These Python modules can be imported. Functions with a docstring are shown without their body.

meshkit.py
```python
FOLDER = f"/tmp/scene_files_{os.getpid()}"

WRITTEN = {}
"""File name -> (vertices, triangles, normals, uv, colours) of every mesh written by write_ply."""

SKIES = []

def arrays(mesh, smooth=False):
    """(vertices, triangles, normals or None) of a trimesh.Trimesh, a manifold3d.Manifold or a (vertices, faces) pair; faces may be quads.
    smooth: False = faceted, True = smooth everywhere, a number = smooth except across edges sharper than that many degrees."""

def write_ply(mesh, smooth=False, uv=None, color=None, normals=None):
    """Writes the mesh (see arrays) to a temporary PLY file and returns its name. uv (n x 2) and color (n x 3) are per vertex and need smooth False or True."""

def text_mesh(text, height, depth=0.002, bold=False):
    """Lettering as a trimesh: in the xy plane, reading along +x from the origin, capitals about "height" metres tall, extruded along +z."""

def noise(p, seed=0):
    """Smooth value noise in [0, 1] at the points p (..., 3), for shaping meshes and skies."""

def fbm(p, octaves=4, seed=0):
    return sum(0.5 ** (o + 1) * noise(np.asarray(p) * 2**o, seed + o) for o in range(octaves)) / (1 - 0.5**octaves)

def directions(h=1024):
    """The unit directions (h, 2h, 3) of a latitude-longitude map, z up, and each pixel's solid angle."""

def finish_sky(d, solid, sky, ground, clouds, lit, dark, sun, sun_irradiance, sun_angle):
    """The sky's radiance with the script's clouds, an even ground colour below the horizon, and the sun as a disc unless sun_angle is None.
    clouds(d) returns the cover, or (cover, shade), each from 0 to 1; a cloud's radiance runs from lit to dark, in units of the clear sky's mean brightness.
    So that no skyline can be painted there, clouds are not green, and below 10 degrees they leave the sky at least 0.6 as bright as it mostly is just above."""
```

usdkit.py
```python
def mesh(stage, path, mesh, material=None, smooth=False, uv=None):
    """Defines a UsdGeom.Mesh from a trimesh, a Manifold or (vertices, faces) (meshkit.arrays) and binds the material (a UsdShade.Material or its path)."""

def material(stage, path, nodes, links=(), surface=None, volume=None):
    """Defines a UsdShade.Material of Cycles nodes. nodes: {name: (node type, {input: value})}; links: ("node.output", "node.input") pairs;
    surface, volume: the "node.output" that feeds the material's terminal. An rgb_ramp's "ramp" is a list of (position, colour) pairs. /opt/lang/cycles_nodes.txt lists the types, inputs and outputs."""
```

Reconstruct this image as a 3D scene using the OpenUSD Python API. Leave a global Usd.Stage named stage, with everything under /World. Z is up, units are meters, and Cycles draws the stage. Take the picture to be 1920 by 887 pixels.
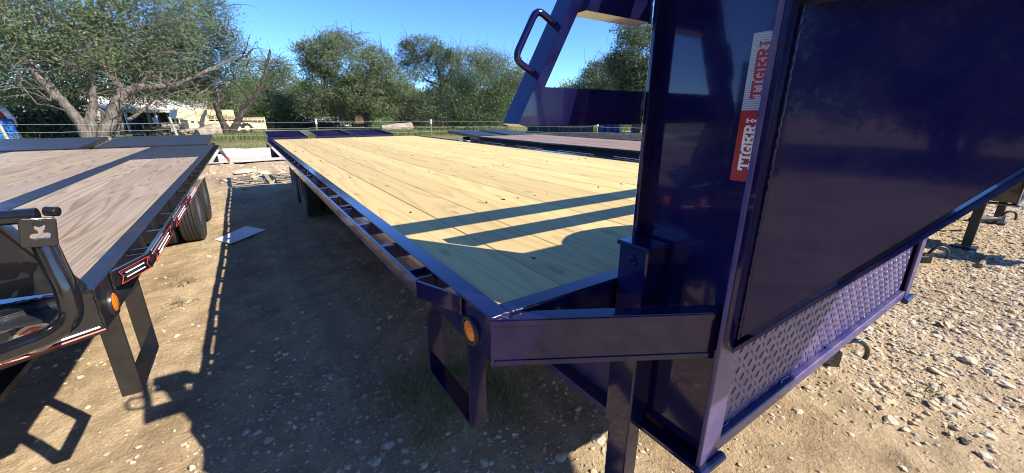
import math, random
import numpy as np, trimesh
import usdkit, meshkit
from pxr import Usd, UsdGeom, UsdLux, UsdShade, Gf, Sdf, Vt

stage = Usd.Stage.CreateInMemory()
UsdGeom.SetStageUpAxis(stage, UsdGeom.Tokens.z)
UsdGeom.SetStageMetersPerUnit(stage, 1.0)
UsdGeom.Xform.Define(stage, '/World')
UsdGeom.Scope.Define(stage, '/World/Looks')
random.seed(7)
RNG = np.random.default_rng(11)

# ------------------------------------------------------------------ camera, sky, sun, exposure
F, HZ, VX, CH = 733.0, 215.0, 449.0, 1.31          # focal length in px of a 1920 wide picture, horizon row, vanishing column, eye height
PITCH = math.atan((443.5 - HZ) / F)
YAW = math.atan((960 - VX) / math.hypot(F, 443.5 - HZ))
EXPOSURE = 1.1
SUN = np.array([0.78, -1.12, 1.0]); SUN /= np.linalg.norm(SUN)
SUN_EL = math.asin(SUN[2]); SUN_ROT = math.atan2(SUN[0], SUN[1])
fw = np.array([math.sin(YAW) * math.cos(PITCH), math.cos(YAW) * math.cos(PITCH), -math.sin(PITCH)])
rt = np.array([math.cos(YAW), -math.sin(YAW), 0.0])
up = np.cross(rt, fw)
EYE = np.array([0.0, 0.0, CH])
cam = UsdGeom.Camera.Define(stage, '/World/camera')
m = np.eye(4); m[0, :3], m[1, :3], m[2, :3], m[3, :3] = rt, up, -fw, EYE
cam.AddTransformOp().Set(Gf.Matrix4d(m.tolist()))
cam.CreateHorizontalApertureAttr(36.0); cam.CreateVerticalApertureAttr(36.0 * 473 / 1024)
cam.CreateFocalLengthAttr(36.0 * F / 1920)
cam.CreateClippingRangeAttr(Gf.Vec2f(0.05, 5000))
cam.CreateExposureAttr(EXPOSURE)
sky = UsdLux.DomeLight.Define(stage, '/World/sky')
sky.GetPrim().SetCustomDataByKey('kind', 'structure')
skym = usdkit.material(stage, '/World/Looks/sky_air', {
    's': ('sky_texture', {'sky_type': 'single_scattering', 'sun_disc': False, 'sun_elevation': SUN_EL, 'sun_rotation': SUN_ROT, 'altitude': 1800.0, 'air_density': 1.0, 'aerosol_density': 0.08, 'ozone_density': 3.0}),
    'h': ('hsv', {'hue': .513, 'saturation': 1.2, 'value': 1.1}),
    't': ('texture_coordinate', {}), 'z': ('separate_xyz', {}), 'f': ('map_range', {'from_min': 0.0, 'from_max': .55, 'to_min': 1.0, 'to_max': 0.25, 'clamp': True}), 'x': ('mix_color', {'blend_type': 'multiply', 'b': (.52, .78, 1.02)}),
    'b': ('background_shader', {'strength': 0.125})}, [('s.color', 'h.color'), ('t.generated', 'z.vector'), ('z.z', 'f.value'), ('f.result', 'x.fac'), ('h.color', 'x.a'), ('x.result', 'b.color')], surface='b.background')
UsdShade.MaterialBindingAPI.Apply(sky.GetPrim()).Bind(skym)
sun = UsdLux.DistantLight.Define(stage, '/World/sun')
sun.CreateIntensityAttr(1.15); sun.CreateAngleAttr(0.5); sun.CreateNormalizeAttr(True); sun.CreateColorAttr(Gf.Vec3f(1.0, 0.93, 0.82))
z_ = SUN; x_ = np.cross([0, 0, 1.0], z_); x_ /= np.linalg.norm(x_); y_ = np.cross(z_, x_)
m = np.eye(4); m[0, :3], m[1, :3], m[2, :3] = x_, y_, z_
sun.AddTransformOp().Set(Gf.Matrix4d(m.tolist()))

# ------------------------------------------------------------------ helpers: survey of the photograph
def ray(u, v):
    d = fw * F + rt * (u - 960) + up * (443.5 - v)
    return d / np.linalg.norm(d)
def onz(u, v, z): d = ray(u, v); return EYE + d * ((z - CH) / d[2])
def onx(u, v, x): d = ray(u, v); return EYE + d * (x / d[0])
def ony(u, v, y): d = ray(u, v); return EYE + d * (y / d[1])
def far(u, v, r): d = ray(u, v); return EYE + d * (r / math.hypot(d[0], d[1]))     # at r metres from the eye, measured on the ground

# ------------------------------------------------------------------ helpers: prims
USED = {}
def numbered(parent, name):
    k = (parent, name); n = USED.get(k, 0); USED[k] = n + 1
    return f'{parent}/{name}' + (f'_{n:03d}' if n else '')
def data(prim, **kw):
    for k, v in kw.items():
        if v: prim.SetCustomDataByKey(k, v)
def thing(name, label, cat, loc=(0, 0, 0), group=None):
    p = numbered('/World', name); x = UsdGeom.Xform.Define(stage, p); x.AddTranslateOp().Set(Gf.Vec3d(*map(float, loc)))
    data(x.GetPrim(), label=label, category=cat, group=group); ORIG[p] = np.array(loc, float); return p
ORIG = {}
def part(parent, name, mesh, mat, smooth=False, label=None, kind=None):
    p = numbered(parent, name); o = ORIG[parent]; ORIG[p] = o
    v, f = (np.array(mesh[0], float), np.array(mesh[1])) if isinstance(mesh, tuple) else (np.array(mesh.vertices), np.array(mesh.faces))
    q = usdkit.mesh(stage, p, (v - o, f), mat, smooth); data(q.GetPrim(), label=label, kind=kind); return p
def group_of(parent, name, loc=None):
    p = numbered(parent, name); x = UsdGeom.Xform.Define(stage, p); ORIG[p] = ORIG[parent]; return p
def single(name, mesh, mat, label, cat, smooth=False, group=None):
    p = numbered('/World', name); q = usdkit.mesh(stage, p, mesh, mat, smooth); data(q.GetPrim(), label=label, category=cat, group=group); ORIG[p] = np.zeros(3); return p
def setting(name, mesh, mat, smooth=False, kind='structure', label=None, cat=None):
    p = numbered('/World', name); q = usdkit.mesh(stage, p, mesh, mat, smooth); data(q.GetPrim(), kind=kind, label=label, category=cat); ORIG[p] = np.zeros(3); return p
def copy_of(src, name, label, loc, rotz=0, scale=1.0, group=None):
    p = numbered('/World', name); x = UsdGeom.Xform.Define(stage, p); x.GetPrim().GetReferences().AddInternalReference(src); x.GetPrim().SetInstanceable(True)
    x = UsdGeom.Xformable(x.GetPrim()); x.ClearXformOpOrder()
    x.AddTranslateOp(opSuffix='c').Set(Gf.Vec3d(*map(float, loc))); x.AddRotateZOp(opSuffix='c').Set(float(rotz)); x.AddScaleOp(opSuffix='c').Set(Gf.Vec3f(scale, scale, scale))
    data(x.GetPrim(), label=label, group=group, category=stage.GetPrimAtPath(src).GetCustomDataByKey('category')); return p

# ------------------------------------------------------------------ helpers: shapes
cat = trimesh.util.concatenate
def box(x0, x1, y0, y1, z0, z1):
    b = trimesh.creation.box([abs(x1 - x0), abs(y1 - y0), abs(z1 - z0)]); b.apply_translation([(x0 + x1) / 2, (y0 + y1) / 2, (z0 + z1) / 2]); return b
def cbox(x0, x1, y0, y1, z0, z1, c=0.003):                      # box with chamfered edges along its longest side
    d = np.abs([x1 - x0, y1 - y0, z1 - z0]); a = int(np.argmax(d)); i, j = [k for k in range(3) if k != a]
    lo, hi = np.minimum([x0, y0, z0], [x1, y1, z1]), np.maximum([x0, y0, z0], [x1, y1, z1])
    pts = [(lo[i] + c, lo[j]), (hi[i] - c, lo[j]), (hi[i], lo[j] + c), (hi[i], hi[j] - c), (hi[i] - c, hi[j]), (lo[i] + c, hi[j]), (lo[i], hi[j] - c), (lo[i], lo[j] + c)]
    v = np.zeros((16, 3))
    for k, (p, q) in enumerate(pts):
        for e, w in ((0, lo[a]), (8, hi[a])): v[k + e, i], v[k + e, j], v[k + e, a] = p, q, w
    t = trimesh.convex.convex_hull(v); return t
def bar(p, q, w, h, upv=(0, 0, 1)):                              # rectangular bar from p to q, w across, h along upv
    p, q = np.array(p, float), np.array(q, float); d = q - p; L = np.linalg.norm(d); d /= L
    s = np.cross(d, upv); s /= np.linalg.norm(s); u = np.cross(s, d)
    b = trimesh.creation.box([w, L, h]); M = np.eye(4); M[:3, 0], M[:3, 1], M[:3, 2], M[:3, 3] = s, d, u, (p + q) / 2; b.apply_transform(M); return b
def tube(path, r, n=10, caps=True):
    P = np.array(path, float); r = np.broadcast_to(np.asarray(r, float), len(P))
    T = np.gradient(P, axis=0); T /= np.maximum(np.linalg.norm(T, axis=1, keepdims=True), 1e-9)
    a = np.array([0, 0, 1.0]) if abs(T[0][2]) < .9 else np.array([1.0, 0, 0]); V, Fc = [], []
    s = np.cross(T[0], a); s /= np.linalg.norm(s)
    for k in range(len(P)):
        s = s - T[k] * (s @ T[k]); s /= np.linalg.norm(s); w = np.cross(T[k], s)
        th = np.arange(n) / n * 2 * math.pi
        V.append(P[k] + r[k] * (np.cos(th)[:, None] * s + np.sin(th)[:, None] * w))
    for k in range(len(P) - 1):
        for i in range(n):
            a0, a1 = k * n + i, k * n + (i + 1) % n; Fc += [(a0, a1, a1 + n), (a0, a1 + n, a0 + n)]
    V = np.vstack(V); nv = len(V)
    if caps:
        V = np.vstack([V, P[:1], P[-1:]])
        for i in range(n): Fc += [(nv, (i + 1) % n, i), (nv + 1, (len(P) - 1) * n + i, (len(P) - 1) * n + (i + 1) % n)]
    return trimesh.Trimesh(V, np.array(Fc), process=False)
def smoothpath(pts, per=6):                                      # Catmull-Rom
    P = np.array(pts, float); P = np.vstack([2 * P[0] - P[1], P, 2 * P[-1] - P[-2]]); out = []
    for i in range(1, len(P) - 2):
        for t in np.arange(per) / per:
            a, b, c, d = P[i - 1:i + 3]; out.append(.5 * (2 * b + (c - a) * t + (2 * a - 5 * b + 4 * c - d) * t * t + (3 * b - a - 3 * c + d) * t ** 3))
    return np.array(out + [P[-2]])
def rounded(pts, r, n=5):                                        # polyline with filleted corners
    P = [np.array(p, float) for p in pts]; out = [P[0]]
    for a, b, c in zip(P, P[1:], P[2:]):
        p, q = b + (a - b) / np.linalg.norm(a - b) * r, b + (c - b) / np.linalg.norm(c - b) * r
        for t in np.linspace(0, 1, n): out.append((1 - t) ** 2 * p + 2 * t * (1 - t) * b + t * t * q)
    return np.array(out + [P[-1]])
def plate(pts, thick):                                           # planar polygon (3-D points, convex) given a thickness vector
    P = np.array(pts, float); n = len(P); V = np.vstack([P, P + np.array(thick, float)])
    f = [(0, i, i + 1) for i in range(1, n - 1)] + [(n, n + i + 1, n + i) for i in range(1, n - 1)]
    for i in range(n): j = (i + 1) % n; f += [(i, i + n, j), (j, i + n, j + n)]
    t = trimesh.Trimesh(V, f, process=False); t.fix_normals(); return t
def cyl(p, q, r, n=20): return tube([p, q], r, n)
def lathe(profile, n=40):                                        # (radius, x) revolved about the x axis
    pr = np.array(profile, float); th = np.arange(n) / n * 2 * math.pi; V = np.array([[x, r * math.cos(t), r * math.sin(t)] for r, x in pr for t in th]); f = []
    for k in range(len(pr) - 1):
        for i in range(n): a, b = k * n + i, k * n + (i + 1) % n; f += [(a, b, b + n), (a, b + n, a + n)]
    return trimesh.Trimesh(V, f, process=False)
def weld(p, q, r=0.006, seed=0):
    n = max(6, int(np.linalg.norm(np.array(q) - np.array(p)) / 0.006)); t = np.linspace(0, 1, n)[:, None]; P = np.array(p) * (1 - t) + np.array(q) * t
    g = np.random.default_rng(seed); P = P + g.normal(0, r * .14, P.shape); return tube(P, r * (1 + .35 * np.sin(np.arange(n) * 1.9) * g.random(n)), 6)

# ------------------------------------------------------------------ materials
def mat(name, nodes, links, surface): return usdkit.material(stage, '/World/Looks/' + name, nodes, links, surface=surface)
def paint(name, col, rough=0.16, dust=0.0, dustcol=(.35, .28, .2), metal=0.0, spec=0.5, coat=0.6, wob=0.02, bev=0.003):
    return mat(name, {
        'g': ('geometry', {}), 'n': ('noise_texture', {'scale': 9.0, 'detail': 6.0, 'roughness': .65}), 'n2': ('noise_texture', {'scale': 55.0, 'detail': 3.0}),
        'r': ('map_range', {'from_min': .3, 'from_max': .75, 'to_min': rough * .8, 'to_max': rough * 1.9}),
        'd': ('map_range', {'from_min': .45, 'from_max': .8, 'to_min': 0.0, 'to_max': dust, 'clamp': True}),
        'mx': ('mix_color', {'a': col, 'b': dustcol}),
        'bv': ('bevel', {'samples': 4, 'radius': bev}), 'bp': ('bump', {'strength': wob, 'distance': .01}),
        'p': ('principled_bsdf', {'metallic': metal, 'specular_ior_level': spec, 'coat_weight': coat, 'coat_roughness': .04})},
        [('g.position', 'n.vector'), ('g.position', 'n2.vector'), ('n.fac', 'r.value'), ('n2.fac', 'bp.height'), ('bv.bevel', 'bp.normal'), ('n.fac', 'd.value'), ('d.result', 'mx.fac'),
         ('mx.result', 'p.base_color'), ('r.result', 'p.roughness'), ('bp.normal', 'p.normal')], 'p.BSDF')
PURPLE = paint('purple_gloss_paint', (.0070, .0056, .044), rough=.10, dust=.025, coat=.5, spec=.3, metal=.3)
PURPLE_DULL = paint('purple_dusty_paint', (.034, .024, .12), rough=.34, metal=.1, dust=.22, coat=.25)
BLACK = paint('black_gloss_paint', (.008, .008, .010), rough=.075, dust=.04)
BLACK_DUSTY = paint('black_dusty_paint', (.011, .011, .012), rough=.36, dust=.09, coat=.1, spec=.35)
def flat(name, col, rough=.6, var=.25, scale=12.0, bump=.1, metal=0.0, spec=.4):
    c = np.array(col)
    return mat(name, {'g': ('geometry', {}), 'n': ('noise_texture', {'scale': scale, 'detail': 5.0, 'roughness': .6}),
        'r': ('rgb_ramp', {'ramp': [(.25, tuple(c * (1 - var))), (.75, tuple(np.minimum(c * (1 + var), .95)))]}), 'b': ('bump', {'strength': bump, 'distance': .02}),
        'p': ('principled_bsdf', {'roughness': rough, 'metallic': metal, 'specular_ior_level': spec})},
        [('g.position', 'n.vector'), ('n.fac', 'r.fac'), ('r.color', 'p.base_color'), ('n.fac', 'b.height'), ('b.normal', 'p.normal')], 'p.BSDF')
def wood(name, light, mid, dark, knot, contrast=1.0, rings=11.0, grey=0.0, greycol=(.3, .27, .25), cells=(5.0, .42, 5.0)):
    # grain runs along y: contours of a stretched noise give cathedral figure; voronoi gives knots; every board gets its own offset and tone
    return mat(name, {
        'g': ('geometry', {}), 'o': ('object_info', {}), 'off': ('combine_xyz', {}), 'm13': ('math', {'math_type': 'multiply', 'value2': 37.0}), 'm17': ('math', {'math_type': 'multiply', 'value2': 91.0}),
        'v': ('vector_math', {'math_type': 'add'}), 'mp': ('mapping', {'scale': cells}), 'n': ('noise_texture', {'scale': 1.0, 'detail': 1.5, 'roughness': .4}),
        'k': ('math', {'math_type': 'multiply', 'value2': rings}), 'fr': ('math', {'math_type': 'fraction'}),
        'mf': ('mapping', {'scale': (230.0, 4.0, 230.0)}), 'nf': ('noise_texture', {'scale': 1.0, 'detail': 3.0}),
        'mk': ('mapping', {'scale': (4.4, 1.5, 1.0)}), 'vk': ('voronoi_texture', {'scale': 1.0, 'dimensions': '2D', 'feature': 'f1'}),
        'kr': ('rgb_ramp', {'ramp': [(0.0, (1, 1, 1)), (.035, (1, 1, 1)), (.08, (0, 0, 0))]}),
        'r': ('rgb_ramp', {'ramp': [(0.0, light), (.55, mid), (.86, dark), (.95, mid), (1.0, light)]}),
        'fm': ('mix_color', {'blend_type': 'multiply', 'fac': .38 * contrast}), 'fg': ('rgb_ramp', {'ramp': [(.3, (.62, .58, .52)), (.62, (1, 1, 1))]}),
        'km': ('mix_color', {'b': knot}), 'kf': ('math', {'math_type': 'multiply', 'value2': .5}),
        'nb': ('noise_texture', {'scale': 1.6, 'detail': 4.0}), 'gr': ('map_range', {'from_min': .4, 'from_max': .7, 'to_min': 0.0, 'to_max': grey, 'clamp': True}), 'gm': ('mix_color', {'b': greycol}),
        'tn': ('map_range', {'from_min': 0.0, 'from_max': 1.0, 'to_min': .84, 'to_max': 1.10}), 'hs': ('hsv', {'saturation': 1.0}), 'sh': ('map_range', {'from_min': 0.0, 'from_max': 1.0, 'to_min': .496, 'to_max': .508}),
        'bp': ('bump', {'strength': .25, 'distance': .004}), 'p': ('principled_bsdf', {'roughness': .62, 'specular_ior_level': .3})},
        [('o.random', 'm13.value1'), ('o.random', 'm17.value1'), ('m13.value', 'off.x'), ('m17.value', 'off.y'), ('g.position', 'v.vector1'), ('off.vector', 'v.vector2'),
         ('v.vector', 'mp.vector'), ('mp.vector', 'n.vector'), ('n.fac', 'k.value1'), ('k.value', 'fr.value1'), ('fr.value', 'r.fac'),
         ('v.vector', 'mf.vector'), ('mf.vector', 'nf.vector'), ('nf.fac', 'fg.fac'), ('r.color', 'fm.a'), ('fg.color', 'fm.b'),
         ('v.vector', 'mk.vector'), ('mk.vector', 'vk.vector'), ('vk.distance', 'kr.fac'), ('kr.color', 'kf.value1'), ('kf.value', 'km.fac'), ('fm.result', 'km.a'),
         ('g.position', 'nb.vector'), ('nb.fac', 'gr.value'), ('gr.result', 'gm.fac'), ('km.result', 'gm.a'),
         ('o.random', 'tn.value'), ('tn.result', 'hs.value'), ('o.random', 'sh.value'), ('sh.result', 'hs.hue'), ('gm.result', 'hs.color'), ('hs.color', 'p.base_color'), ('nf.fac', 'bp.height'), ('bp.normal', 'p.normal')], 'p.BSDF')
PINE = wood('new_pine', (.65, .49, .205), (.62, .46, .185), (.55, .385, .145), (.26, .14, .06), .55)
OLDWOOD = wood('weathered_pine', (.43, .325, .20), (.38, .28, .165), (.24, .165, .095), (.14, .08, .045), 1.1, 13.0, .45, (.40, .345, .265), (9.0, .5, 9.0))
BROWNWOOD = wood('brown_weathered_deck', (.36, .25, .18), (.30, .20, .14), (.17, .10, .07), (.1, .06, .04), 1.2, 12.0, .5, (.27, .22, .19))
def tread_black(name, col):
    return mat(name, {'g': ('geometry', {}), 'mp': ('mapping', {'scale': (26, 26, 26), 'rotation': (0, 0, .785)}), 'w': ('checker_texture', {'scale': 1.0, 'color1': (0, 0, 0), 'color2': (1, 1, 1)}), 'bw': ('rgb_to_bw', {}),
        'n': ('noise_texture', {'scale': 7.0, 'detail': 5.0}), 'r': ('map_range', {'from_min': .3, 'from_max': .7, 'to_min': .22, 'to_max': .42}), 'b': ('bump', {'strength': .5, 'distance': .004}),
        'p': ('principled_bsdf', {'base_color': col, 'specular_ior_level': .35})},
        [('g.position', 'mp.vector'), ('mp.vector', 'w.vector'), ('w.color', 'bw.color'), ('bw.val', 'b.height'), ('b.normal', 'p.normal'), ('g.position', 'n.vector'), ('n.fac', 'r.value'), ('r.result', 'p.roughness')], 'p.BSDF')
TREAD = tread_black('black_tread_plate', (.022, .022, .026))
RUBBER = flat('tyre_rubber', (.022, .021, .02), .7, .35, 30, .3)
RIM = flat('dark_wheel_steel', (.05, .05, .055), .4, .2, 8, .05)
AMBER = mat('amber_plastic', {'g': ('geometry', {}), 'v': ('voronoi_texture', {'scale': 140.0}), 'b': ('bump', {'strength': .4, 'distance': .004}), 'p': ('principled_bsdf', {'base_color': (.72, .17, .01), 'roughness': .18, 'subsurface_weight': .2, 'coat_weight': .6})},
            [('g.position', 'v.vector'), ('v.distance', 'b.height'), ('b.normal', 'p.normal')], 'p.BSDF')
BLACKPLASTIC = flat('black_plastic', (.015, .015, .016), .35, .2, 20, .05)
RED = flat('red_reflective_tape', (.33, .022, .014), .35, .12, 300, .1)
REDLINE = flat('red_pinstripe', (.55, .045, .02), .4, .1, 40, 0)
WHITELINE = flat('white_pinstripe', (.78, .78, .78), .4, .06, 40, 0)
REDINK = flat('red_ink', (.33, .02, .02), .5, .1, 40, 0)
HONEY = mat('white_honeycomb_tape', {'g': ('geometry', {}), 's': ('separate_xyz', {}), 'h': ('math', {'math_type': 'multiply', 'value2': .5}), 'a': ('math', {'math_type': 'add'}), 'q': ('math', {'math_type': 'multiply', 'value2': 1.1547}), 'c': ('combine_xyz', {}),
        'v': ('voronoi_texture', {'scale': 210.0, 'randomness': 0.0, 'dimensions': '2D', 'feature': 'f1'}), 'r': ('rgb_ramp', {'ramp': [(.30, (.46, .49, .53)), (.52, (.16, .18, .21))]}), 'p': ('principled_bsdf', {'roughness': .3})},
        [('g.position', 's.vector'), ('s.z', 'q.value1'), ('q.value', 'h.value1'), ('s.y', 'a.value1'), ('h.value', 'a.value2'), ('a.value', 'c.x'), ('q.value', 'c.y'), ('c.vector', 'v.vector'), ('v.distance', 'r.fac'), ('r.color', 'p.base_color')], 'p.BSDF')
STEEL = flat('worn_steel', (.35, .34, .33), .4, .3, 30, .1, .8)
WHITEPAINT = flat('white_sheet_paint', (.78, .78, .80), .45, .08, 6, .03)
TAN = flat('tan_trailer_paint', (.62, .50, .29), .5, .12, 1.5, .03)
ROOF = flat('pale_metal_roof', (.50, .46, .39), .85, .15, .8, .05)
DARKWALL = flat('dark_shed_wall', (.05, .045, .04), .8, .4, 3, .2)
BROWNWALL = flat('brown_shed_wall', (.16, .085, .06), .8, .4, 3, .2)
RUSTPIPE = flat('rusty_green_pipe', (.30, .33, .24), .75, .5, 9, .2)
GREENPOST = flat('green_post_paint', (.10, .16, .10), .7, .3, 9, .1)
WIRE = flat('galvanised_wire', (.42, .41, .36), .5, .3, 20, 0)
BLUE = flat('blue_plastic', (.03, .13, .42), .4, .2, 3, .05)
BLUEDARK = flat('dark_blue_plastic', (.02, .045, .13), .45, .2, 3, .05)
STONE = flat('limestone', (.54, .45, .32), .9, .3, 40, .5)
STONES = [flat('pebble_pale', (.56, .47, .33), .9, .3, 60, .4), flat('pebble_tan', (.47, .36, .22), .9, .3, 60, .4), flat('pebble_grey', (.41, .34, .25), .9, .3, 60, .4)]
BARK = mat('bark_grey', {'g': ('geometry', {}), 'mp': ('mapping', {'scale': (14, 14, 3.0)}), 'n': ('noise_texture', {'scale': 1.0, 'detail': 7.0, 'roughness': .7}), 'r': ('rgb_ramp', {'ramp': [(.3, (.045, .036, .028)), (.5, (.13, .11, .09)), (.72, (.30, .275, .235))]}),
        'b': ('bump', {'strength': .8, 'distance': .05}), 'p': ('principled_bsdf', {'roughness': .9, 'specular_ior_level': .2})},
        [('g.position', 'mp.vector'), ('mp.vector', 'n.vector'), ('n.fac', 'r.fac'), ('r.color', 'p.base_color'), ('n.fac', 'b.height'), ('b.normal', 'p.normal')], 'p.BSDF')
BARKDARK = mat('bark_dark', {'g': ('geometry', {}), 'mp': ('mapping', {'scale': (14, 14, 3.0)}), 'n': ('noise_texture', {'scale': 1.0, 'detail': 7.0, 'roughness': .7}), 'r': ('rgb_ramp', {'ramp': [(.3, (.02, .017, .014)), (.55, (.06, .05, .042)), (.75, (.22, .20, .17))]}),
        'b': ('bump', {'strength': .8, 'distance': .05}), 'p': ('principled_bsdf', {'roughness': .9, 'specular_ior_level': .2})},
        [('g.position', 'mp.vector'), ('mp.vector', 'n.vector'), ('n.fac', 'r.fac'), ('r.color', 'p.base_color'), ('n.fac', 'b.height'), ('b.normal', 'p.normal')], 'p.BSDF')
DRYWOOD = mat('rotten_wood', {'g': ('geometry', {}), 'mp': ('mapping', {'scale': (2.5, 14, 14)}), 'n': ('noise_texture', {'scale': 1.0, 'detail': 7.0, 'roughness': .7}), 'r': ('rgb_ramp', {'ramp': [(.3, (.10, .075, .055)), (.5, (.30, .24, .18)), (.75, (.58, .52, .42))]}),
        'b': ('bump', {'strength': .9, 'distance': .06}), 'p': ('principled_bsdf', {'roughness': .95, 'specular_ior_level': .1})},
        [('g.position', 'mp.vector'), ('mp.vector', 'n.vector'), ('n.fac', 'r.fac'), ('r.color', 'p.base_color'), ('n.fac', 'b.height'), ('b.normal', 'p.normal')], 'p.BSDF')
def leaf(name, a, b, c, trans=.45):
    return mat(name, {'g': ('geometry', {}), 'n': ('noise_texture', {'scale': .9, 'detail': 3.0, 'roughness': .6}), 'm': ('map_range', {'from_min': .3, 'from_max': .7, 'to_min': -.25, 'to_max': .5}), 'k': ('math', {'math_type': 'multiply_add', 'value2': .7}), 'r': ('rgb_ramp', {'ramp': [(0, a), (.55, b), (1, c)]}), 'p': ('principled_bsdf', {'roughness': .5, 'specular_ior_level': .35}), 't': ('translucent_bsdf', {}), 'x': ('mix_closure', {'fac': trans})},
        [('g.position', 'n.vector'), ('n.fac', 'm.value'), ('g.random_per_island', 'k.value1'), ('m.result', 'k.value3'), ('k.value', 'r.fac'), ('r.color', 'p.base_color'), ('r.color', 't.color'), ('p.BSDF', 'x.closure1'), ('t.BSDF', 'x.closure2')], 'x.closure')
OAK = leaf('oak_leaf', (.13, .165, .08), (.24, .285, .135), (.40, .43, .22))
OAKDARK = leaf('dark_oak_leaf', (.105, .135, .07), (.19, .235, .115), (.32, .37, .19))
MESQ = leaf('mesquite_leaf', (.13, .175, .075), (.23, .29, .115), (.40, .43, .18), .5)
WILLOW = leaf('willow_leaf', (0.109, 0.152, 0.065), (0.189, 0.246, 0.102), (0.304, 0.348, 0.145), .35)
GREY = leaf('grey_leaf', (0.098, 0.119, 0.070), (0.161, 0.182, 0.098), (0.238, 0.252, 0.140), .3)
BRIGHT = leaf('bright_leaf', (.12, .21, .05), (.18, .30, .08), (.28, .40, .12), .35)
GRASSM = leaf('grass_blade', (.11, .13, .045), (.19, .20, .075), (.34, .30, .15), .3)
PALEGRASS = leaf('pale_grass_blade', (.22, .23, .10), (.36, .36, .17), (.55, .50, .30), .4)
DRYGRASS = leaf('dry_grass_blade', (.17, .15, .07), (.27, .23, .12), (.40, .34, .20), .3)
WEEDM = leaf('weed_blade', (.12, .15, .05), (.20, .22, .08), (.33, .31, .14), .3)
DIRT = mat('dirt_ground', {
    'g': ('geometry', {}), 'n1': ('noise_texture', {'scale': .55, 'detail': 5.0, 'roughness': .6}), 'n2': ('noise_texture', {'scale': 6.0, 'detail': 8.0, 'roughness': .7}), 'n3': ('noise_texture', {'scale': 70.0, 'detail': 5.0, 'roughness': .7}),
    'mt': ('mapping', {'scale': (5.5, .35, 1)}), 'n4': ('noise_texture', {'scale': 1.0, 'detail': 4.0}),
    'r1': ('rgb_ramp', {'ramp': [(.30, (.31, .23, .145)), (.46, (.54, .415, .26)), (.72, (.69, .55, .365))]}), 'r2': ('rgb_ramp', {'ramp': [(.3, (.70, .68, .64)), (.65, (1.08, 1.06, 1.02))]}), 'r3': ('rgb_ramp', {'ramp': [(.3, (.66, .62, .57)), (.7, (1.12, 1.12, 1.12))]}),
    'r4': ('rgb_ramp', {'ramp': [(.35, (.82, .80, .78)), (.6, (1.0, 1.0, 1.0))]}),
    'm1': ('mix_color', {'blend_type': 'multiply', 'fac': 1.0}), 'm2': ('mix_color', {'blend_type': 'multiply', 'fac': .85}), 'm3': ('mix_color', {'blend_type': 'multiply', 'fac': .9}),
    'b1': ('bump', {'strength': .9, 'distance': .012}), 'b2': ('bump', {'strength': .6, 'distance': .05}), 'p': ('principled_bsdf', {'roughness': .95, 'specular_ior_level': .15})},
    [('g.position', x + '.vector') for x in ('n1', 'n2', 'n3', 'mt')] + [('mt.vector', 'n4.vector'), ('n1.fac', 'r1.fac'), ('n2.fac', 'r2.fac'), ('n3.fac', 'r3.fac'), ('n4.fac', 'r4.fac'), ('r1.color', 'm1.a'), ('r2.color', 'm1.b'), ('m1.result', 'm2.a'), ('r3.color', 'm2.b'), ('m2.result', 'm3.a'), ('r4.color', 'm3.b'),
     ('m3.result', 'p.base_color'), ('n2.fac', 'b2.height'), ('b2.normal', 'b1.normal'), ('n3.fac', 'b1.height'), ('b1.normal', 'p.normal')], 'p.BSDF')
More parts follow.
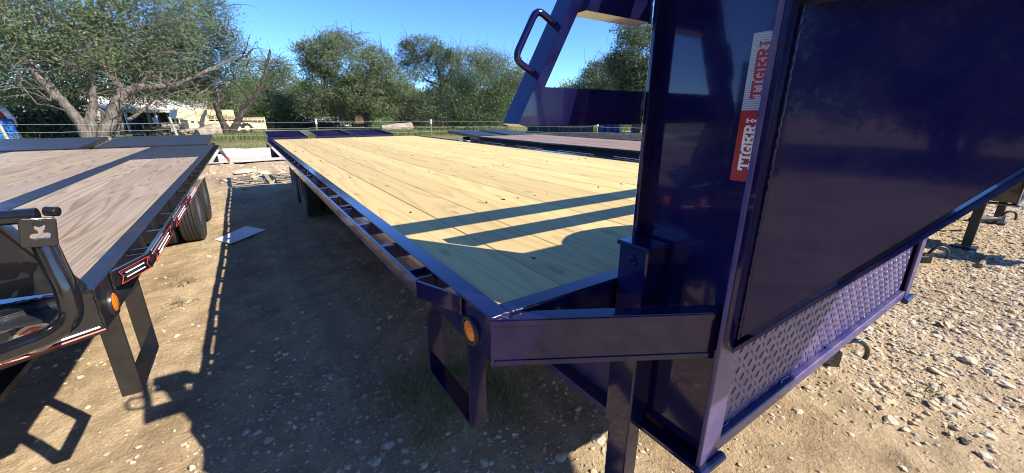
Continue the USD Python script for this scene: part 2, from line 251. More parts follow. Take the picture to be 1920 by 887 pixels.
def groundmat(name, a, b, c, s1=.35, s2=7.0, bump=.8):
    return mat(name, {'g': ('geometry', {}), 'n1': ('noise_texture', {'scale': s1, 'detail': 6.0, 'roughness': .65}), 'n2': ('noise_texture', {'scale': s2, 'detail': 8.0, 'roughness': .75}),
        'r1': ('rgb_ramp', {'ramp': [(.3, a), (.5, b), (.7, c)]}), 'r2': ('rgb_ramp', {'ramp': [(.3, (.6, .6, .58)), (.68, (1.15, 1.15, 1.12))]}), 'm': ('mix_color', {'blend_type': 'multiply', 'fac': .9}), 'b': ('bump', {'strength': bump, 'distance': .06}), 'p': ('principled_bsdf', {'roughness': .95, 'specular_ior_level': .1})},
        [('g.position', 'n1.vector'), ('g.position', 'n2.vector'), ('n1.fac', 'r1.fac'), ('n2.fac', 'r2.fac'), ('r1.color', 'm.a'), ('r2.color', 'm.b'), ('m.result', 'p.base_color'), ('n2.fac', 'b.height'), ('b.normal', 'p.normal')], 'p.BSDF')
GRASSGROUND = groundmat('grassy_ground', (.15, .16, .06), (.22, .21, .09), (.33, .28, .15))
CALICHE = groundmat('caliche', (.55, .50, .42), (.66, .62, .54), (.74, .71, .64), .8, 14.0)

# ------------------------------------------------------------------ ground
def gh(x, y):                                                    # height of the dirt
    p = np.stack([np.asarray(x, float), np.asarray(y, float), np.zeros_like(np.asarray(x, float))], -1)
    fade = np.clip((24 - np.hypot(p[..., 0], p[..., 1])) / 12, 0, 1)
    ruts = 0.012 * np.sin(p[..., 0] * 9 + 1.2 * np.sin(p[..., 1] * .7)) * np.clip(1 - np.abs(p[..., 0] + .1) / .8, 0, 1)
    return fade * ((meshkit.fbm(p * .9, 3, 3) - .5) * .07 + (meshkit.fbm(p * 7.0, 4, 9) - .5) * .030 + ruts) - .004
def axis(lo, hi, near_lo, near_hi, step, grow):
    a = list(np.arange(near_lo, near_hi, step)); s = step
    while a[-1] < hi: s *= grow; a.append(a[-1] + s)
    b, s = [near_lo], step
    while b[-1] > lo: s *= grow; b.append(b[-1] - s)
    return np.array(b[:0:-1] + a)
def sheet(xs, ys, h):
    X, Y = np.meshgrid(xs, ys); V = np.stack([X, Y, h(X, Y)], -1).reshape(-1, 3); nx = len(xs)
    i = (np.arange(len(ys) - 1)[:, None] * nx + np.arange(nx - 1)).ravel(); return V, np.stack([i, i + 1, i + 1 + nx, i + nx], 1)
setting('ground', sheet(axis(-900, 900, -2.4, 7.0, .022, 1.07), axis(-300, 1500, -.6, 7.0, .022, 1.07), gh), DIRT, smooth=True)
def rough_edge_sheet(x0, x1, ya, yb, z, n=300, m=18, amp=.5, seed=1):
    xs = np.linspace(x0, x1, n); t = np.linspace(0, 1, m); p = np.stack([xs, xs * 0, xs * 0], 1)
    lo = ya(xs) + amp * (meshkit.fbm(p * .9, 4, seed) - .5) * 2; hi = yb(xs) + amp * (meshkit.fbm(p * .7, 4, seed + 5) - .5) * 2
    Y = lo[None] * (1 - t[:, None]) + hi[None] * t[:, None]; X = np.broadcast_to(xs, Y.shape); Z = z + 0 * Y
    V = np.stack([X, Y, Z], -1).reshape(-1, 3); i = (np.arange(m - 1)[:, None] * n + np.arange(n - 1)).ravel(); return V, np.stack([i, i + 1, i + 1 + n, i + n], 1)
setting('grass_field', rough_edge_sheet(-160, 160, lambda x: 17.6 + 0 * x, lambda x: 300 + 0 * x, .022, amp=.6, seed=3), GRASSGROUND)
setting('caliche_road', rough_edge_sheet(-60, 80, lambda x: 13.6 + 0 * x, lambda x: 17.2 + np.clip(x - 8, 0, 20) * .25, .03, amp=.35, seed=8), CALICHE)
# a low pale ledge of poured caliche along the far side of the road
xs = np.linspace(-6, 9, 120); prof = [(0, 0), (.05, .16), (.5, .20), (.9, .05)]
V = []; 
for k, (dy, dz) in enumerate(prof):
    p = np.stack([xs, xs * 0 + k, xs * 0], 1); V.append(np.stack([xs, 15.6 + dy * 1.6 + .12 * (meshkit.fbm(p * 1.3, 3, 4) - .5), .02 + dz * (1 + .3 * (meshkit.fbm(p * 2, 3, 6) - .5))], 1))
V = np.vstack(V); n = len(xs); i = (np.arange(len(prof) - 1)[:, None] * n + np.arange(n - 1)).ravel()
setting('caliche_bank', (V, np.stack([i, i + 1, i + 1 + n, i + n], 1)), CALICHE, smooth=True)

# ------------------------------------------------------------------ the gooseneck trailers
DZ = 0.90
LET = {'T': [[(0, 1), (.8, 1)], [(.4, 1), (.4, 0)], [(.0, 1), (0, .78)], [(.8, 1), (.8, .78)], [(.2, 0), (.6, 0)]],
       'I': [[(.2, 1), (.2, 0)], [(0, 1), (.4, 1)], [(0, 0), (.4, 0)]],
       'G': [[(.72, .8), (.6, .97), (.35, 1), (.1, .85), (0, .5), (.1, .15), (.35, 0), (.6, .05), (.72, .2), (.72, .42), (.42, .42)], [(.74, 1), (.74, .72)]],
       'E': [[(.1, 1), (.1, 0)], [(0, 1), (.7, 1)], [(0, 0), (.7, 0)], [(.1, .5), (.5, .5)], [(.7, 1), (.7, .76)], [(.7, 0), (.7, .24)], [(.5, .62), (.5, .38)]],
       'R': [[(.12, 1), (.12, 0)], [(0, 1), (.5, 1), (.68, .88), (.68, .66), (.5, .52), (.12, .52)], [(.42, .52), (.66, 0)], [(0, 0), (.28, 0)], [(.55, 0), (.8, 0)]],
       'X': [[(.05, 0), (.7, 1)], [(.05, 1), (.7, 0)]]}
def lettering(text, x, h, w=.20, seed=0):                        # slab letters as flat quads in (along, up) coordinates
    out = []
    from shapely.geometry import LineString
    from shapely import union_all, affinity
    for ch in text:
        g = union_all([LineString(s).buffer(w / 2, cap_style=3, join_style=2) for s in LET[ch]]); g = affinity.scale(g, h, h, origin=(0, 0)); g = affinity.translate(g, x, 0); out.append(g); x += (LET[ch] and {'I': .62, 'T': 1.05, 'G': 1.0, 'E': .98, 'R': 1.08, 'X': .9}[ch]) * h
    return out, x
def flatmesh(polys, depth=.0008): return cat([trimesh.creation.extrude_polygon(q, depth, engine='earcut') for p in polys for q in getattr(p, 'geoms', [p])])

def wheel(T, x0, x1, y, r):                                      # tyre between x0 and x1, outside face at x0
    g = group_of(T, 'wheel'); w = abs(x1 - x0); s = 1 if x1 > x0 else -1; zc = r - .004
    prof = [(.58 * r, .18 * w), (.66 * r, .06 * w), (.80 * r, 0), (.92 * r, .02 * w), (.975 * r, .09 * w)]
    tr = []
    for k in range(5):                                           # tread ribs and grooves
        a, b = .11 + k * .158, .11 + k * .158 + .125
        tr += [(r, a * w), (r, b * w)] + ([(.965 * r, (b + .004) * w), (.965 * r, (b + .03) * w)] if k < 4 else [])
    prof = prof + tr + [(p[0], w - p[1]) for p in prof[::-1]]
    t = lathe(prof, 56); t.vertices[:, 0] *= s; t.apply_translation([x0, y, zc])
    if s < 0: t.invert()
    part(g, 'tyre', t, RUBBER, smooth=35)
    rp = [(0, .30 * w), (.14 * r, .28 * w), (.16 * r, .38 * w), (.40 * r, .40 * w), (.47 * r, .30 * w), (.52 * r, .14 * w), (.60 * r, .12 * w), (.60 * r, .5 * w), (.5 * r, .6 * w), (0, .6 * w)]
    rm = lathe(rp, 32); rm.vertices[:, 0] *= s; rm.apply_translation([x0, y, zc])
    if s < 0: rm.invert()
    part(g, 'rim', rm, RIM, smooth=35)
    nuts = [cyl((x0 + s * w * .40, y + .28 * r * math.cos(a), zc + .28 * r * math.sin(a)), (x0 + s * w * .33, y + .28 * r * math.cos(a), zc + .28 * r * math.sin(a)), .012, 6) for a in np.arange(8) * math.pi / 4]
    part(g, 'wheel_nut', cat(nuts), STEEL, kind='stuff')

def marker(T, c, nrm, r=.028):                                   # round clearance light: rubber bezel and amber lens, facing along +-x
    g = group_of(T, 'marker_light'); s = nrm
    b = lathe([(0, .004), (r * 1.0, .004), (r * 1.0, .009), (r * 1.22, .009), (r * 1.3, .004), (r * 1.3, 0)], 28); l = lathe([(0, .013), (r * .5, .0120), (r * .85, .009), (r * .98, .005)], 28)
    for q, n, mm in ((b, 'bezel', BLACKPLASTIC), (l, 'lens', AMBER)):
        q.vertices[:, 0] *= s
        q.fix_normals(); q.apply_translation(c); part(g, n, q, mm, smooth=30)

def build_trailer(name, label, cx, dy, P, PD, neck=True, deck='pine', hw=1.24, ylen=7.36, sides=(-1, 1), wheels_y=(5.25, 6.3), rack=True, hero=False):
    """P glossy paint, PD dustier paint. x is measured from the centre line, y from the front edge of the deck; the front of the trailer looks along -y."""
    T = thing(name, label, 'trailer', (cx, .63 + dy, 0), 'gooseneck flatbed trailers parked side by side')
    X = lambda x: cx + x
    Y = lambda y: .63 + dy + y
    B = lambda x0, x1, y0, y1, z0, z1: box(X(x0), X(x1), Y(y0), Y(y1), z0, z1)
    C = lambda x0, x1, y0, y1, z0, z1, c=.003: cbox(X(x0), X(x1), Y(y0), Y(y1), z0, z1, c)
    V = lambda x, y, z: np.array([X(x), Y(y), z])
    g = np.random.default_rng(abs(hash(round(cx * 100))) % 1000)
    # deck
    y1 = ylen
    if deck == 'pine' or deck == 'brown':
        n = round(2 * hw / .191); w = 2 * hw / n
        for k in range(n):
            dz = g.normal(0, .0008); a = -hw + k * w
            part(T, 'plank', C(a + .0009, a + w - .0009, .05, y1, DZ - .038, DZ + dz, .0018), PINE if deck == 'pine' else BROWNWOOD)
        if deck == 'pine':
            sc = []
            for yy in (.24, 1.0, 2.2, 3.4, 4.6, 5.8, 7.0):
                for k in range(n):
                    for q in (.28, .72):
                        if g.random() < .45: sc.append(cyl(V(-hw + (k + q) * w + g.normal(0, .006), yy + g.normal(0, .012), DZ - .002), V(-hw + (k + q) * w, yy, DZ + .0020), .0040, 8))
            part(T, 'deck_screw', cat(sc), BLACKPLASTIC, kind='stuff')
    else:                                                        # planks between two steel runners, tread plate at the rear
        run = [(-.72, -.61), (.61, .72)]; spans = [(-hw, -.72), (-.61, .61), (.72, hw)]
        for a, b in run: part(T, 'steel_runner', C(a + .002, b - .002, .05, y1, DZ - .03, DZ + .001), BLACK_DUSTY)
        for i, (a, b) in enumerate(spans):
            n = max(1, round((b - a) / .19)); w = (b - a) / n; ye = y1 if i == 1 else y1 - 1.9
            for k in range(n): part(T, 'plank', C(a + k * w + .0026, a + (k + 1) * w - .0026, .05, ye, DZ - .038, DZ - .001 + g.normal(0, .0012), .003), OLDWOOD)
            if i != 1: part(T, 'tread_plate', C(a + .002, b - .002, ye + .003, y1, DZ - .03, DZ + .0015), TREAD)
    for s in (-1, 1):
        part(T, 'deck_trim', C(s * hw, s * (hw + .050), .0, y1 + .02, DZ - .002, DZ + .0045, .002), PD if deck == 'runners' else P)
        part(T, 'side_channel', B(s * (hw + .002), s * (hw + .045), .0, y1, DZ - .11, DZ - .0025), P if hero else PD)
    part(T, 'front_trim', C(-hw, hw, 0, .047, DZ - .002, DZ + .0045, .002), P)
    part(T, 'front_channel', B(-hw, hw, .003, .045, DZ - .11, DZ - .0025), P)
    # frame below
    for s in (-1, 1):
        part(T, 'frame_beam', cat([B(s * .815, s * .835, -.02, y1, .47, .775), B(s * .765, s * .885, -.02, y1, .45, .47), B(s * .765, s * .885, -.02, y1, .775, .79)]), PD)
    for k in range(12): part(T, 'crossmember', B(-hw, hw, .35 + k * .6, .41 + k * .6, DZ - .115, DZ - .04), PD)
    # rub rails and stake pockets
    for s in sides:
        pts = [(hw + .052, .135), (hw + .108, .28), (hw + .117, y1 + .03)]; tk = .010
        for (xa, ya), (xb, yb) in zip(pts, pts[1:]):
            d = np.array([xb - xa, yb - ya]); d /= np.linalg.norm(d); nn = np.array([-d[1], d[0]]) * tk * -1
            pl = plate([V(s * xa, ya, DZ - .046), V(s * xb, yb, DZ - .046), V(s * xb, yb, DZ), V(s * xa, ya, DZ)], (s * -abs(nn[0]) if xa != pts[0][0] else s * -.006, .0 if xa != pts[0][0] else .008, 0))
            part(T, 'rub_rail', pl, P)
        part(T, 'rail_end_plate', B(s * (hw + .01), s * (hw + .118), y1 + .03, y1 + .045, DZ - .13, DZ - .004), PD)
        ys = [.30 + .315 * k for k in range(23) if .30 + .315 * k < y1 - .05]
        for k, yy in enumerate(ys):
            if k % 3 == 0:                                       # an open stake pocket: two walls and an outer face
                part(T, 'stake_pocket', cat([B(s * (hw + .046), s * (hw + .108), yy, yy + .006, DZ - .05, DZ - .003), B(s * (hw + .046), s * (hw + .108), yy + .066, yy + .072, DZ - .05, DZ - .003), B(s * (hw + .100), s * (hw + .106), yy + .006, yy + .066, DZ - .05, DZ - .003)]), P)
            else: part(T, 'rail_spacer', cat([B(s * (hw + .046), s * (hw + .108), yy, yy + .007, DZ - .05, DZ - .004), B(s * (hw + .046), s * (hw + .1), yy + .007, yy + .03, DZ - .012, DZ - .006)]), P)
        # front corner: brace to the neck, light, step
        a, b = np.array([s * (hw + .048), .003]), np.array([s * .852, -.247]); d = (b - a) / np.linalg.norm(b - a); nn = np.array([-d[1], d[0]]) * s; nn = nn if nn[1] > 0 else -nn
        q = [V(*a, DZ - .112), V(*b, DZ - .117), V(*b, DZ - .001), V(*a, DZ - .001)]
        part(T, 'corner_brace', plate(q, (*(nn * .035), 0)), P)
        fr = -nn * .003
        part(T, 'brace_flange', cat([plate([V(*(a + d * .004), z0), V(*(b - d * .012), z0), V(*(b - d * .012), z1), V(*(a + d * .004), z1)], (*fr, 0)) for z0, z1 in ((DZ - .016, DZ - .004), (DZ - .113, DZ - .101))]), P)
        [part(T, 'corner_weld', w_, P, smooth=60) for w_ in (weld(V(s * (hw + .0475), .0, DZ - .11), V(s * (hw + .0475), .0, DZ), .003, 1), weld(V(s * (hw + .02), .002, DZ + .004), V(s * (hw - .08), .0, DZ + .003), .0035, 2), weld(V(s * (hw + .05), .137, DZ - .05), V(s * (hw + .05), .137, DZ), .004, 3))]
        marker(T, V(s * (hw + .0455), .094, .829), s)
        ys0, ys1, xi, xo, zb = .119, .40, s * (hw - .002), s * (hw + .0445), .529
        part(T, 'step_leg', B(xi, xo, ys0, ys0 + .008, zb, DZ - .112), P); part(T, 'step_leg', B(xi, xo, ys1 - .008, ys1, zb, DZ - .112), P); part(T, 'step_tread', B(xi, xo, ys0 + .008, ys1 - .008, zb, zb + .008), P)
    # neck: risers, gussets, beams
    for s in (-1, 1) if neck else ():
        xc = .825; part(T, 'riser_web', B(s * (xc - .005), s * (xc + .005), -.255, -.012, .50, 1.6), P)
        part(T, 'riser_front_flange', C(s * .785, s * .866, -.266, -.255, .487, 1.6, .002), PD if hero else P); part(T, 'riser_rear_flange', C(s * .785, s * .866, -.012, .0, .45, 1.6, .002), P)
        part(T, 'riser_foot', cat([B(s * .78, s * .872, -.272, .0, .474, .487), cyl(V(s * .775, -.272, .481), V(s * .877, -.272, .481), .0125, 12)]), P)
        part(T, 'riser_stiffener', B(s * .83, s * .86, -.08, -.072, .50, .79), P)
        # the neck: a gusset plate under a channel that slants inward to the coupler
        K = .42; sl = lambda y, o=0.0: .825 - o - (-.265 - y) * K        # |x| of the slanting plane at y
        yl, zl = -.90, 1.50; ye = -.265 - (1.5 - .815) / 1.40
        dr = np.array([-K, -1.0]) / math.hypot(K, 1); ny = np.array([1.0, -K]) / math.hypot(K, 1)      # along the neck, and outward, in (|x|, y)
        W = lambda y, z, o=0.0: V(s * (sl(y) + ny[0] * o), y + ny[1] * o, z)
        tv = lambda t: (s * ny[0] * t, ny[1] * t, 0)
        part(T, 'neck_plate', plate([W(-.262, .815), W(-.262, 1.5), W(ye, 1.5)], tv(-.010)), P)
        part(T, 'neck_plate_edge', plate([W(-.268, .812, .012), W(-.268, .812, -.03), W(ye, 1.497, -.03), W(ye, 1.497, .012)], (0, -.004, -.007)), P)
        part(T, 'gusset_flange', plate([V(s * .790, -.266, .838), V(s * .820, -.266, .800), V(s * .862, -.266, .838), V(s * .862, -.266, 1.6), V(s * .790, -.266, 1.6)], (0, -.010, 0)), P)
        part(T, 'neck_beam', cat([plate([W(-.255, 1.51), W(-1.9, 1.51), W(-1.9, 1.650), W(-.255, 1.650)], tv(-.010)), plate([W(-.255, 1.496, .034), W(-1.9, 1.496, .034), W(-1.9, 1.496, -.05), W(-.255, 1.496, -.05)], (0, 0, .013)), plate([W(-.10, 1.650, .034), W(-1.9, 1.650, .034), W(-1.9, 1.650, -.05), W(-.10, 1.650, -.05)], (0, 0, .010))]), P)
        part(T, 'neck_weld', weld(V(s * .826, -.279, .84), V(s * .826, -.279, 1.485), .0034, 5 + s), P, smooth=60)
        # jack beside the riser
        part(T, 'jack_tube', C(s * .842 + s * .0, s * .915, -.09, -.004, .47, 1.0, .004), P); part(T, 'jack_cap', C(s * .842, s * .919, -.094, .0, 1.0, 1.012, .003), P)
        part(T, 'jack_leg', C(s * .852, s * .906, -.082, -.012, .03 if not (hero and s > 0) else .20, .50, .003), BLACK_DUSTY if P is not PURPLE else P)
        if not (hero and s > 0): part(T, 'jack_foot', B(s * .80, s * .955, -.13, .04, .004, .022), PD)
        part(T, 'jack_bolt', cat([cyl(V(s * .914, -.045, .967), V(s * .9185, -.045, .967), .017, 20), cyl(V(s * .914, -.045, .967), V(s * .9265, -.045, .967), .010, 6)]), P)
    if neck:
        part(T, 'coupler_box', B(-.14, .14, -2.05, -1.75, 1.47, 1.61), P); part(T, 'coupler_tube', cyl(V(0, -1.95, 1.0), V(0, -1.95, 1.75), .055, 20), P); part(T, 'coupler_socket', cyl(V(0, -1.95, .86), V(0, -1.95, 1.01), .075, 20), P); part(T, 'neck_tread_plate', plate([V(-.715, -.49, 1.60), V(.715, -.49, 1.60), V(.375, -1.31, 1.60), V(-.375, -1.31, 1.60)], (0, 0, .006)), P); part(T, 'coupler_gusset', B(.03, .37, -1.66, -1.304, 1.60, 1.612), P)
        part(T, 'front_panel', B(-.786, .786, -.243, -.239, .53, 1.02), PD)
        # raised diamonds of the tread panel
        pitch = .0305; base = np.array([[-.0135, 0, 0], [0, -.0032, 0], [.0135, 0, 0], [0, .0032, 0], [-.006, 0, .0026], [.006, 0, .0026]]); bf = np.array([[0, 1, 4], [1, 5, 4], [1, 2, 5], [2, 3, 5], [3, 4, 5], [3, 0, 4]])
        vs, fs, cnt = [], [], 0
        for i in range(int(1.56 / pitch)):
            for j in range(int(.48 / pitch)):
                a = math.radians(48 if (i + j) % 2 else 118); c_, s_ = math.cos(a), math.sin(a); px_, pz_ = -.77 + i * pitch, .538 + j * pitch
                for (ux, uy, uz) in base: vs.append(V(px_ + ux * c_ - uy * s_, -.243 - uz, pz_ + ux * s_ + uy * c_))
                fs.append(bf + cnt); cnt += 6
        d = trimesh.Trimesh(np.array(vs), np.vstack(fs), process=False); d.fix_normals(); part(T, 'tread_diamond', d, PD, kind='stuff')
        part(T, 'panel_rail', cat([C(-.785, .785, -.262, -.225, .487, .527, .003)]), PD); part(T, 'panel_weld', cat([weld(V(x, -.243, .530), V(x + .06, -.243, .530), .005, int(x * 100) % 50) for x in (-.77, -.42, -.08, .3, .7)]), P, smooth=60, kind='stuff')
        part(T, 'top_shelf', B(-.78, .78, -.235, -.02, 1.02, 1.03), PD)
    if rack:                                                     # ladder-like rack across the neck, behind the risers
        ra = lambda z: (1.198 - (z - 1.289) * (.129 / .23))      # sloping ends
        for s in (-1, 1):
            part(T, 'rack_beam', plate([V(s * .862, .007, 1.289), V(s * ra(1.289), .007, 1.289), V(s * ra(1.361), .007, 1.361), V(s * .862, .007, 1.361)], (0, .05, 0)), P)
            part(T, 'rack_bar', plate([V(s * .862, .007, 1.505), V(s * (ra(1.505) - .02), .007, 1.505), V(s * (ra(1.6) - .02), .007, 1.6), V(s * .862, .007, 1.6)], (0, .05, 0)), P)
            part(T, 'rack_end', plate([V(s * (ra(1.289) + .0), .004, 1.287), V(s * (ra(1.62)), .004, 1.62), V(s * (ra(1.62) + .021), .004, 1.626), V(s * (ra(1.289) + .021), .004, 1.293)], (0, .056, 0)), P)
            e0, e1, o = V(s * (ra(1.385) + .018), .03, 1.385), V(s * (ra(1.475) + .018), .03, 1.475), np.array([s * .048, 0, .024])
            part(T, 'grab_handle', tube(rounded([e0, e0 + o, e1 + o, e1], .018, 5), .0068, 10), P, smooth=50)
            [part(T, 'rack_weld', w_, P, smooth=60) for w_ in (weld(V(s * .868, .004, 1.285), V(s * .868, .004, 1.365), .004, 11), weld(V(s * .868, .004, 1.5), V(s * .868, .004, 1.6), .004, 12))]
        part(T, 'rack_beam', B(-.785, .785, .007, .057, 1.289, 1.361), P); part(T, 'rack_bar', B(-.785, .785, .007, .057, 1.505, 1.60), P)
    if hero:                                                     # spare wheel standing in the bay between the risers
        g = group_of(T, 'spare_wheel'); R_ = trimesh.transformations.rotation_matrix(math.pi / 2, [0, 0, 1])
        for n_, pr, mm in (('tyre', [(.20, .03), (.24, 0), (.31, 0), (.385, .03), (.40, .06), (.40, .16), (.385, .19), (.31, .22), (.24, .22), (.20, .19)], RUBBER), ('rim', [(0, .08), (.15, .08), (.2, .03), (.2, .19), (0, .19)], RIM)):
            q = lathe(pr, 40); q.apply_transform(R_); q.apply_translation(V(-.37, -.235, .895)); q.fix_normals(); part(g, n_, q, mm, smooth=40)
        part(T, 'storage_box', C(.06, .74, -.225, -.02, .50, 1.12, .006), P)
    # wheels: two axles, duals on both ends
    for yy in wheels_y:
        for s in (-1, 1):
            wheel(T, X(s * (hw - .105)), X(s * (hw - .295)), Y(yy), .38); wheel(T, X(s * (hw - .325)), X(s * (hw - .515)), Y(yy), .38)
        part(T, 'axle', cyl(V(.34 - hw, yy, .376), V(hw - .34, yy, .376), .055, 14), BLACK_DUSTY)
    return T, X, Y, V, B, C

# purple trailer ------------------------------------------------------------------
TP, X, Y, V, B, C = build_trailer('flatbed_trailer', 'purple gooseneck flatbed trailer with new yellow pine deck', 1.655, 0, PURPLE, PURPLE_DULL, hero=True)
def ramp(T, x0, x1, y0, y1, z0, z1, n, M):
    g = group_of(T, 'ramp')
    pt = lambda x, t: np.array([x, y0 + (y1 - y0) * t, z0 + (z1 - z0) * t])
    part(g, 'side_rail', bar(pt(x0, 0), pt(x0, 1), .02, .07), M); part(g, 'side_rail', bar(pt(x1, 0), pt(x1, 1), .02, .07), M)
    for k in range(n): part(g, 'slat', bar(pt(x0 + .012, (k + .1) / (n - .8)), pt(x1 - .012, (k + .1) / (n - .8)), .05, .04), M)
for a, b in ((.34, .95), (1.10, 1.72), (1.80, 2.50)): ramp(TP, a, b, 8.06, 9.4, .915, .975, 6, PURPLE)
part(TP, 'tail_box', box(.34, 1.2, 8.02, 8.10, .60, .80), PURPLE); part(TP, 'tail_box', box(2.1, 2.96, 8.02, 8.10, .60, .80), PURPLE)
part(TP, 'side_marker', box(.30, .312, 6.98, 7.08, .80, .848), AMBER)
# reflective tape on the left riser, half behind the flange; it reads upward
zt0, zt1, zt2, ya, yb = 1.181, 1.317, 1.455, .3755, .423
xw = 1.655 - .8300 - .0008
part(TP, 'reflective_tape', box(xw - .0004, xw + .0004, ya, yb, zt0, zt1), RED, label='red half of the reflective tape'); part(TP, 'reflective_tape', box(xw - .0004, xw + .0004, ya, yb, zt1 + .0005, zt2), HONEY, label='white honeycomb half of the reflective tape')
for z0, mm in ((zt0 + .024, WHITELINE), (zt1 + .024, REDINK)):
    big, xe = lettering('TIGER', 0, .0195, .24); sm, _ = lettering('T', xe, .0085, .24); sm2, _ = lettering('X', xe, .0085, .24)
    from shapely import affinity
    polys = big + [affinity.translate(q, 0, .0105) for q in sm] + sm2
    polys = [affinity.scale(q, 1.0, 1.0, origin=(0, 0)) for q in polys]
    t = flatmesh(polys, .0006); v = t.vertices.copy(); t.vertices = np.stack([xw - .0004 - v[:, 2], (ya + .014) + v[:, 1], z0 + v[:, 0] * .98], 1); t.fix_normals(); part(TP, 'tape_lettering', t, mm)

# black trailer on the left ----------------------------------------------------------
TL, X, Y, V, B, C = build_trailer('flatbed_trailer', 'black flatbed trailer with weathered planks, steel runners and red and white pinstripes', -1.655, .66, BLACK, BLACK_DUSTY, deck='runners', ylen=5.75, wheels_y=(4.05, 5.0), rack=False)
xr = X(1.357) + .0012                                            # outer face of its right rub rail
def on_rail(y, z): return np.array([xr, y, z])
def strip(p, q, w, upv, nrm, th=.0012):                          # a painted line of width w from p to q, standing proud along nrm
    p, q, upv, nrm = map(lambda a: np.array(a, float), (p, q, upv, nrm)); return plate([p - upv * w / 2, q - upv * w / 2, q + upv * w / 2, p + upv * w / 2], nrm * th)
zr0, zr1 = DZ - .044, DZ - .003; zm = (zr0 + zr1) / 2; UZ = (0, 0, 1)
def flag(pt, n, uL):                                             # red swallow-tailed outline and two white bars; pt(t, h) maps 0..1 along and -1..1 up
    P = [pt(0, 1), pt(1, 1), pt(.90, 0), pt(1.0, -1), pt(0, -1), pt(.10, 0)]
    out = [bar(a, b, .0012, .0042, n) if False else tube([a, b], .0009, 5) for a, b in zip(P, P[1:] + P[:1])]
    part(TL, 'pinstripe_outline', cat(out), REDLINE)
    for h in (.36, -.36): part(TL, 'pinstripe_bar', tube([pt(.2, h), pt(.8, h)], .0019, 6), WHITELINE)
for y0, y1 in ((1.60, 1.98), (2.10, 2.55), (2.66, 3.15)):
    flag(lambda t, h: np.array([xr - .001, y0 + (y1 - y0) * t, zm + h * .017]), (1, 0, 0), None)
pa, pb = np.array([X(1.30), Y(.152)]), np.array([X(1.345), Y(.272)]); dn = np.array([pb[1] - pa[1], -(pb[0] - pa[0])]); dn /= np.linalg.norm(dn)
flag(lambda t, h: np.array([*(pa + (pb - pa) * t + dn * .0045), zm - .001 + h * .018]), None, None)
# stripes and the second lamp on the slanting front brace
a, b = np.array([X(1.288), Y(.003)]), np.array([X(.852), Y(-.247)]); d = (b - a) / np.linalg.norm(b - a); nn = np.array([d[1], -d[0]]); nn = nn if nn[1] < 0 else -nn
bp = lambda t, z, o=.004: np.array([*(a + d * t + nn * o), z])
for z, mm, t0 in ((.879, REDLINE, .105), (.868, WHITELINE, .10), (.806, WHITELINE, .012), (.796, REDLINE, .004)): part(TL, 'brace_pinstripe', tube([bp(t0, z, .0030), bp(.48, z, .0030)], .0024, 6), mm)
g = group_of(TL, 'marker_light'); lamp_c = bp(.115, .836, .002)
for pr, n_, mm in (([(0, .010), (.026, .010), (.028, .016), (.034, .016), (.037, .008), (.037, 0)], 'bezel', STEEL), ([(0, .018), (.014, .017), (.024, .012)], 'lens', AMBER)):
    q = lathe(pr, 28); R_ = np.eye(4); R_[:3, 0] = [nn[0], nn[1], 0]; R_[:3, 1] = [-nn[1], nn[0], 0]; q.apply_transform(R_); q.apply_translation(lamp_c); q.fix_normals(); part(g, n_, q, mm, smooth=30)
part(TL, 'front_gusset', plate([(-.386, 1.300, .905), (-.47, 1.300, 1.075), (-.62, 1.300, 1.38), (-.80, 1.300, 1.38), (-.80, 1.300, .93)], (0, .012, 0)), BLACK_DUSTY)
part(TL, 'gusset_edge', cat([bar((-.386, 1.306, .906), (-.62, 1.306, 1.382), .030, .007, (1, 0, .5))]), BLACK)
part(TL, 'tongue_cover', cat([box(-.80, -.415, 1.18, 1.296, .882, .890), box(-.80, -.47, 1.10, 1.172, .872, .880)]), TREAD)
# bent pipe with its slotted latch plate, in front of the brace
part(TL, 'bent_pipe', tube(smoothpath([(-.363, 1.122, 1.068), (-.357, 1.113, 1.02), (-.351, 1.105, .965), (-.357, 1.10, .915), (-.385, 1.097, .888), (-.44, 1.095, .873), (-.60, 1.092, .84), (-.80, 1.09, .80)], 6), .0185, 16), BLACK, smooth=50)
part(TL, 'latch_pipe', tube([(-.362, 1.135, 1.122), (-.80, 1.15, 1.125)], .0145, 14), BLACK, smooth=50)
from shapely.geometry import Point, box as sbox, LineString
SC = .58
sh = sbox(-.030, -.045, .030, .030).buffer(.010).difference(Point(.004, .010).buffer(.0125)).difference(LineString([(.004, .010), (.006, -.018)]).buffer(.0062)).difference(LineString([(-.010, -.020), (.018, -.018)]).buffer(.0095))
tp = trimesh.creation.extrude_polygon(sh, .016, engine='earcut'); tp.apply_scale(SC)
def to_plate(tm, o, ang=0.16, face=(.36, -.93)):
    f = np.array([face[0], face[1], 0]); f /= np.linalg.norm(f); r_ = np.array([-f[1], f[0], 0]); M = np.eye(4); c, s = math.cos(ang), math.sin(ang); u0 = np.array([0, 0, 1.0])
    M[:3, 0] = r_ * c - u0 * s * 1.0; M[:3, 1] = r_ * s + u0 * c; M[:3, 2] = f; M[:3, 3] = o; q = tm.copy(); q.apply_transform(M); return q
o = np.array([-.361, 1.11, 1.098]); lp = to_plate(tp, o)
lp2 = to_plate(trimesh.creation.extrude_polygon(sbox(.040, -.055, .046, .036), .05, engine='earcut').apply_scale(SC), o + np.array([-.012, .028, 0]))
part(TL, 'latch_plate', cat([lp, lp2]), BLACK); part(TL, 'latch_pin', cat([cyl((-.350, 1.135, 1.128), (-.332, 1.13, 1.126), .0095, 14), cyl((-.356, 1.115, 1.112), (-.353, 1.098, 1.112), .007, 12)]), BLACK, smooth=50)
